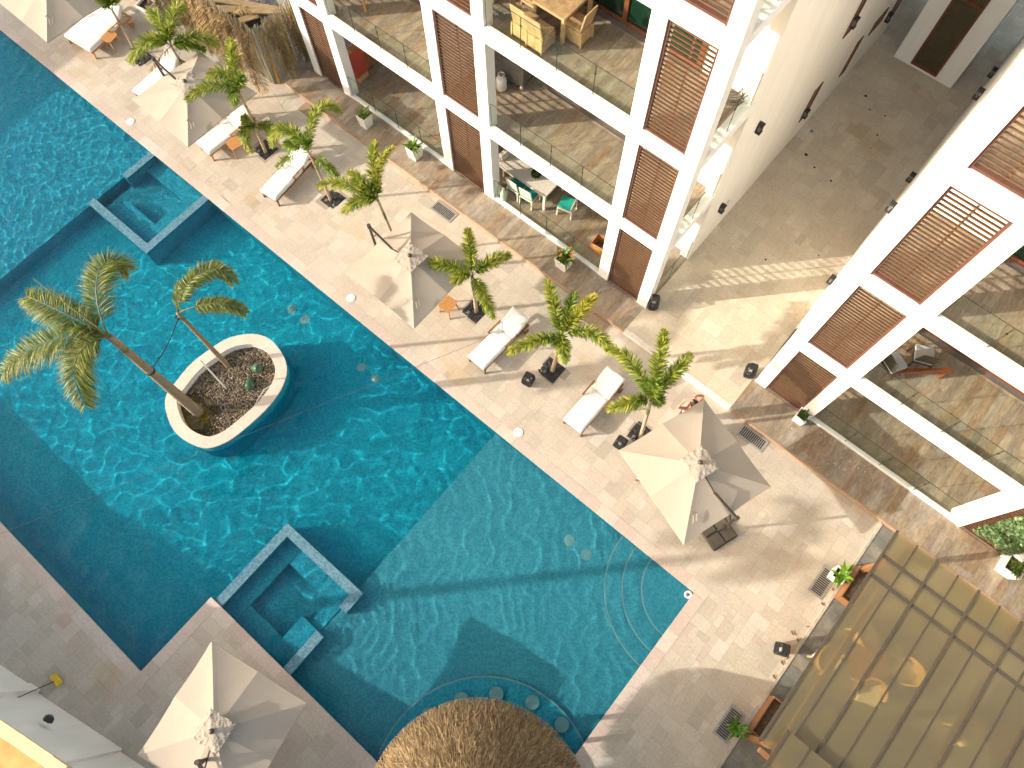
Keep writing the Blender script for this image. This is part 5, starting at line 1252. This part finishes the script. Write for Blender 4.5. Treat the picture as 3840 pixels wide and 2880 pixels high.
for p, lb in ((T8(265, 840), 'frosted bottle vase beside the column behind the ground floor glass'), (T8(325, 920), 'frosted bottle vase in front, nearest the ground floor glass corner')):
    q = at(p, zg); o = thing('bottle_vase', lb, 'vase', (q.x, max(q.y, 10.05), zg), 0, 'frosted bottle vases behind the glass')
    obj('body', MB().lathe([(.08, 0), (.11, .08), (.11, .30), (.08, .42), (.035, .50), (.035, .56)], n=20), m_vase, o, True); obj('neck_ring', MB().lathe([(.036, .555), (.05, .56), (.05, .59), (.03, .60)], n=16), m_lumber, o)
q = at(T8(1640, 1600), zg); o = thing('wood_crate', 'slatted wooden crate behind the glass at the right end of the ground floor balcony', 'crate', (q.x, max(q.y, 10.2), zg), .1); 
for yy in (-.2, .18):
    mb = MB().box(-.19, .19, yy + .004, yy + .010, .02, .46)
    for i in range(6): mb.box(-.19, .19, yy, yy + .02, .02 + i * .075, .08 + i * .075)
    obj('slat_panel', mb, m_teak, o)
for sx in (-.2, .18): obj('side_panel', MB().box(sx, sx + .02, -.2, .2, 0, .48), m_teak, o)
# middle floor: covered grill and gas bottle
z1 = 3.394
q = at(T7(400, 1180), z1); o = thing('grill', 'grey covered barbecue grill on castors on the middle balcony', 'grill', (q.x - .15, q.y + .3, z1), .15)
b = obj('cabinet', MB().box(-.55, .55, -.28, .28, .12, .85), m_grey, o); bevel(b, .03); mb = MB().tube([(-.5, 0, .88), (.5, 0, .88)], .26, 16); b = obj('hood', mb, m_grey, o)
for x in (-.48, .48):
    for y in (-.24, .24): obj('wheel', MB().tube([(x - .03, y, .07), (x + .03, y, .07)], .07, 16), m_whiteplastic if x > 0 and y < 0 else m_black, o)
mb = MB().box(.55, .80, -.25, .25, .80, .83); obj('side_shelf', mb, m_grey, o)
q = at(T7(265, 1250), z1); o = thing('gas_bottle', 'white gas bottle standing beside the grill on the middle balcony', 'gas bottle', (q.x, q.y + .1, z1))
obj('body', MB().lathe([(.12, 0), (.15, .03), (.15, .34), (.12, .41), (.05, .44)], n=28), m_whiteplastic, o, True); mb = MB()
mb.tube([(.09 * math.cos(a), .09 * math.sin(a), .52) for a in [2 * PI * i / 20 for i in range(21)]], .012, 6)
for a in (0, 2.1, 4.2): mb.bar((.09 * math.cos(a), .09 * math.sin(a), .40), (.09 * math.cos(a), .09 * math.sin(a), .52), .03, .01)
obj('collar', mb, m_whiteplastic, o); obj('valve', MB().lathe([(.03, .43), (.03, .49), (.01, .5)], n=12), m_red, o)
# top floor: dining set wrapped in cardboard and plastic
z2 = 6.804; c2_ = at(T7(1125, 620), z2)
dtable('dining table wrapped in cardboard and plastic on the upper balcony', c2_.x - 2.1, c2_.x + .06, c2_.y - .04, c2_.y + 1.05, z2, .78, m_wrap, m_wrap)
for p, rz, lb in ((T7(760, 690), 0, 'wrapped chair on the upper balcony nearest the glass, its back to the pool'), (T7(560, 540), 0, 'wrapped chair on the upper balcony left of the nearest one'), (T7(1290, 590), PI / 2, 'wrapped chair at the right end of the wrapped table'), (T7(700, 90), PI, 'wrapped chair behind the wrapped table on the upper balcony')):
    q = at(p, z2); dchair(lb, (q.x, max(q.y + .18, 10.3), z2), rz, m_wrap, m_wrap, 'wrapped chairs on the upper balcony', True)
# left bay
q = at(B(860, 590), zg); o = thing('wood_cabinet', 'low wooden cabinet in the shaded left ground floor balcony', 'cabinet', (q.x, q.y + .3, zg), 0)
obj('body', MB().box(-.25, .25, -.3, .3, .06, .8), m_teak, o); obj('door', MB().box(.25, .27, -.28, .28, .1, .76), m_orangewood, o)
q = at(B(858, 470), zg + .9); o = thing('red_board', 'red board leaning in the shaded left ground floor balcony', 'board', (q.x, q.y, zg)); obj('panel', MB().obox((0, 0, .62), (.02, 0, .05), (0, .28, 0), (-.1, 0, .42)), m_red, o); obj('foot', MB().box(-.02, .12, -.2, .2, .0, .20), m_lumber, o)
q = at(B(925, 95), 3.39); o = thing('side_stool', 'honey coloured wooden table leg and top on the left middle balcony', 'table', (q.x - .4, q.y + .35, 3.394)); obj('tabletop', MB().box(-.5, .5, -.4, .4, .70, .74), m_teak, o)
for sx in (-1, 1):
    for sy in (-1, 1): obj('leg', MB().box(sx * .44 - .03, sx * .44 + .03, sy * .34 - .03, sy * .34 + .03, 0, .70), m_teak, o)
# coil of cable behind the side glass
q = at(C(1900, 800), z1 + .02 + 3.41); mb = MB()
for k in range(9):
    r = .30 + random.uniform(-.08, .08); cx, cy = random.uniform(-.06, .06), random.uniform(-.06, .06); t_ = random.uniform(-.25, .25)
    mb.tube([(cx + r * math.cos(a), cy + r * math.sin(a), .05 + .02 * k + t_ * .3 * math.cos(a + k)) for a in [2 * PI * i / 28 for i in range(29)]], .012, 5)
o = obj('cable_coil', mb, m_cable); o.location = (min(q.x, -3.95), q.y, z2 + .0); tag(o, 'coil of dark cable lying behind the upper side glass of the left house', 'cable')
# right house: two chairs on the middle balcony
zr = 3.224
for p, rz, lb in ((H(1395, 1390), .4, 'grey cushioned dark chair in shade on the middle balcony of the right house'), (H(1110, 1430), -.5, 'second dark chair, further left in the shade of that balcony'), ):
    q = at(p, zr + .5); dchair(lb, (max(q.x, 2.6), max(q.y, 10.6), zr), rz, m_metal, m_cushion2 if 0 else plain('pale grey cushion', (.42, .43, .44), .9, .05), 'dark chairs on the right house balcony')
q = at(H(1180, 1560), zr); mb = MB()
b = thing('low_bench', 'long dark wooden bench on the middle balcony of the right house', 'bench', (max(q.x + .3, 2.9), 11.0, zr), .7); obj('seat', MB().box(-.7, .7, -.06, .06, .38, .42), m_doorwood, b)
for x in (-.6, .6): obj('leg', MB().box(x - .03, x + .03, -.05, .05, 0, .38), m_doorwood, b)

# ------------------------------------------------------------------ overhead wire
p0 = at(I(0, 1332), .6) ; pA, pB = at(I(0, 1332), 3.2), Vector((-4.0, 9.80, 1.25))
pA = at(I(0, 1332), 3.0); w0 = pA - (pB - pA) * .35
pts = [w0.lerp(pB, i / 24) for i in range(25)]
tag(obj('overhead_wire', MB().tube(pts, .0042, 5), m_cable), 'thin dark wire strung across the pool to the lowest screen of the left house', 'wire')

# house block added out of view at left to shade the far pool end
nh = thing('shadow_house', 'plain white house block added unseen beyond the far end of the pool to cast a shadow', 'house', (-41, -16, 0))
obj('wall', MB().box(-46, -37.2, -28, -7.8, -.05, 7.0), m_white, nh, world=True); obj('roof', MB().box(-46.1, -37.15, -28.1, -7.75, 7.0, 7.15), m_offwhite, nh, world=True)
# ------------------------------------------------------------------ person with hands on the head
hd = at(T10(752, 525), 1.62)
o = thing('person', 'person in a pink top with dark hair, hands on the head, beside the large parasol', 'person', (hd.x, hd.y, 0))
fw = Vector((-.62, .78, 0)).normalized(); fw = Vector((-.9, .44, 0)).normalized(); sd = Vector((-fw.y, fw.x, 0)); up = Vector((0, 0, 1))   # sd: the person's left
V = []; Ed = []; Rd = []
def jn(p, r, par=None):
    V.append(o.location + fw * p[0] + sd * p[1] + up * p[2] - o.location); Rd.append(r)
    if par is not None: Ed.append((par, len(V) - 1))
    return len(V) - 1
pel = jn((0, 0, .90), .135); ab = jn((.01, 0, 1.05), .115, pel); ch = jn((0, 0, 1.24), .135, ab); nk = jn((-.01, 0, 1.40), .055, ch); h1 = jn((.01, 0, 1.50), .075, nk); h2 = jn((.015, 0, 1.60), .095, h1); h3 = jn((.005, 0, 1.67), .07, h2)
for s in (1, -1):
    sh = jn((-.01, s * .155, 1.34), .062, ch); el_ = jn((.10, s * .385, 1.46), .044, sh); fa = jn((.135, s * .26, 1.57), .037, el_); wr = jn((.14, s * .155, 1.645), .028, fa); pa = jn((.115, s * .105, 1.675), .030, wr)
    for k in range(4):
        a = jn((.085 + (k - 1.5) * .020, s * .080, 1.715), .0105, pa); b = jn((.06 + (k - 1.5) * .021, s * (.055 - .004 * abs(k - 1.3)), 1.738), .0095, a); jn((.035 + (k - 1.5) * .021, s * (.032 - .004 * abs(k - 1.3)), 1.745), .008, b)
    a = jn((.125, s * .075, 1.655), .011, pa); jn((.128, s * .05, 1.64), .009, a)
    hp = jn((0, s * .095, .84), .095, pel); kn = jn((.025, s * .11, .48), .062, hp); an = jn((-.01, s * .115, .09), .040, kn); jn((.05, s * .12, .035), .038, an); jn((.13, s * .125, .028), .028, len(V) - 1)
me = bpy.data.meshes.new('person_body'); me.from_pydata([tuple(v) for v in V], Ed, []); me.materials.append(m_skin)
b_ = bpy.data.objects.new('body', me); COL.objects.link(b_); b_.parent = o
m_ = b_.modifiers.new('skin', 'SKIN'); m_.use_smooth_shade = True
for i, sv in enumerate(me.skin_vertices[0].data): sv.radius = (Rd[i], Rd[i]); sv.use_root = (i == 0)
m_ = b_.modifiers.new('sub', 'SUBSURF'); m_.levels = 2; m_.render_levels = 2
def loc(p): return fw * p[0] + sd * p[1] + up * p[2]
def blob(c, r, n=20, cut=None):
    mb = MB(); v = []
    for j in range(n // 2 + 1):
        f = PI * j / (n // 2) - PI / 2
        for i in range(n): th = 2 * PI * i / n; v.append(loc((c[0] + r[0] * math.cos(f) * math.cos(th), c[1] + r[1] * math.cos(f) * math.sin(th), c[2] + r[2] * math.sin(f) + (cut(th, f) if cut else 0))))
    return mb.add(v, [(j * n + i, j * n + (i + 1) % n, (j + 1) * n + (i + 1) % n, (j + 1) * n + i) for j in range(n // 2) for i in range(n)])
obj('hair', blob((-.022, 0, 1.63), (.118, .115, .128), 24, lambda th, f: .012 * math.sin(9 * th)), m_hair, o, True)
obj('hair_bun', blob((-.13, 0, 1.60), (.05, .05, .05)), m_hair, o, True)
mb = MB()
for s in (1, -1): mb.v += blob((.104, s * .034, 1.59), (.010, .016, .009), 10).v; 
mb = blob((.104, .034, 1.59), (.010, .016, .009), 10); k = blob((.104, -.034, 1.59), (.010, .016, .009), 10); mb.add(k.v, k.f); obj('eyes', mb, m_black, o)
obj('nose', blob((.112, 0, 1.565), (.020, .014, .022), 10), m_skin, o, True); obj('mouth', blob((.098, 0, 1.525), (.012, .026, .007), 10), m_pink, o, True)
mb = blob((.0, .098, 1.58), (.02, .012, .03), 10); k = blob((.0, -.098, 1.58), (.02, .012, .03), 10); mb.add(k.v, k.f); obj('ears', mb, m_skin, o, True)
mb = MB(); n_ = 24; v = []
for z, rx, ry, yy in ((.93, .155, .185, 0), (1.05, .128, .152, 0), (1.16, .14, .165, 0), (1.27, .152, .185, 0), (1.345, .12, .175, 0), (1.37, .09, .12, 0)): v += [loc((rx * math.cos(2 * PI * i / n_), ry * math.sin(2 * PI * i / n_), z)) for i in range(n_)]
mb.add(v, [(j * n_ + i, j * n_ + (i + 1) % n_, (j + 1) * n_ + (i + 1) % n_, (j + 1) * n_ + i) for j in range(5) for i in range(n_)]); obj('top', mb, m_pink, o, True)
mb = MB(); v = []
for z, rx, ry in ((.95, .15, .18), (.88, .165, .20), (.80, .16, .21)): v += [loc((rx * math.cos(2 * PI * i / n_), ry * math.sin(2 * PI * i / n_), z)) for i in range(n_)]
mb.add(v, [(j * n_ + i, j * n_ + (i + 1) % n_, (j + 1) * n_ + (i + 1) % n_, (j + 1) * n_ + i) for j in range(2) for i in range(n_)])
for s in (1, -1): mb.tube([loc((0, s * .097, .83)), loc((.01, s * .10, .70)), loc((.02, s * .105, .60))], [.115, .10, .095], 16)
obj('shorts', mb, m_navy, o, True)
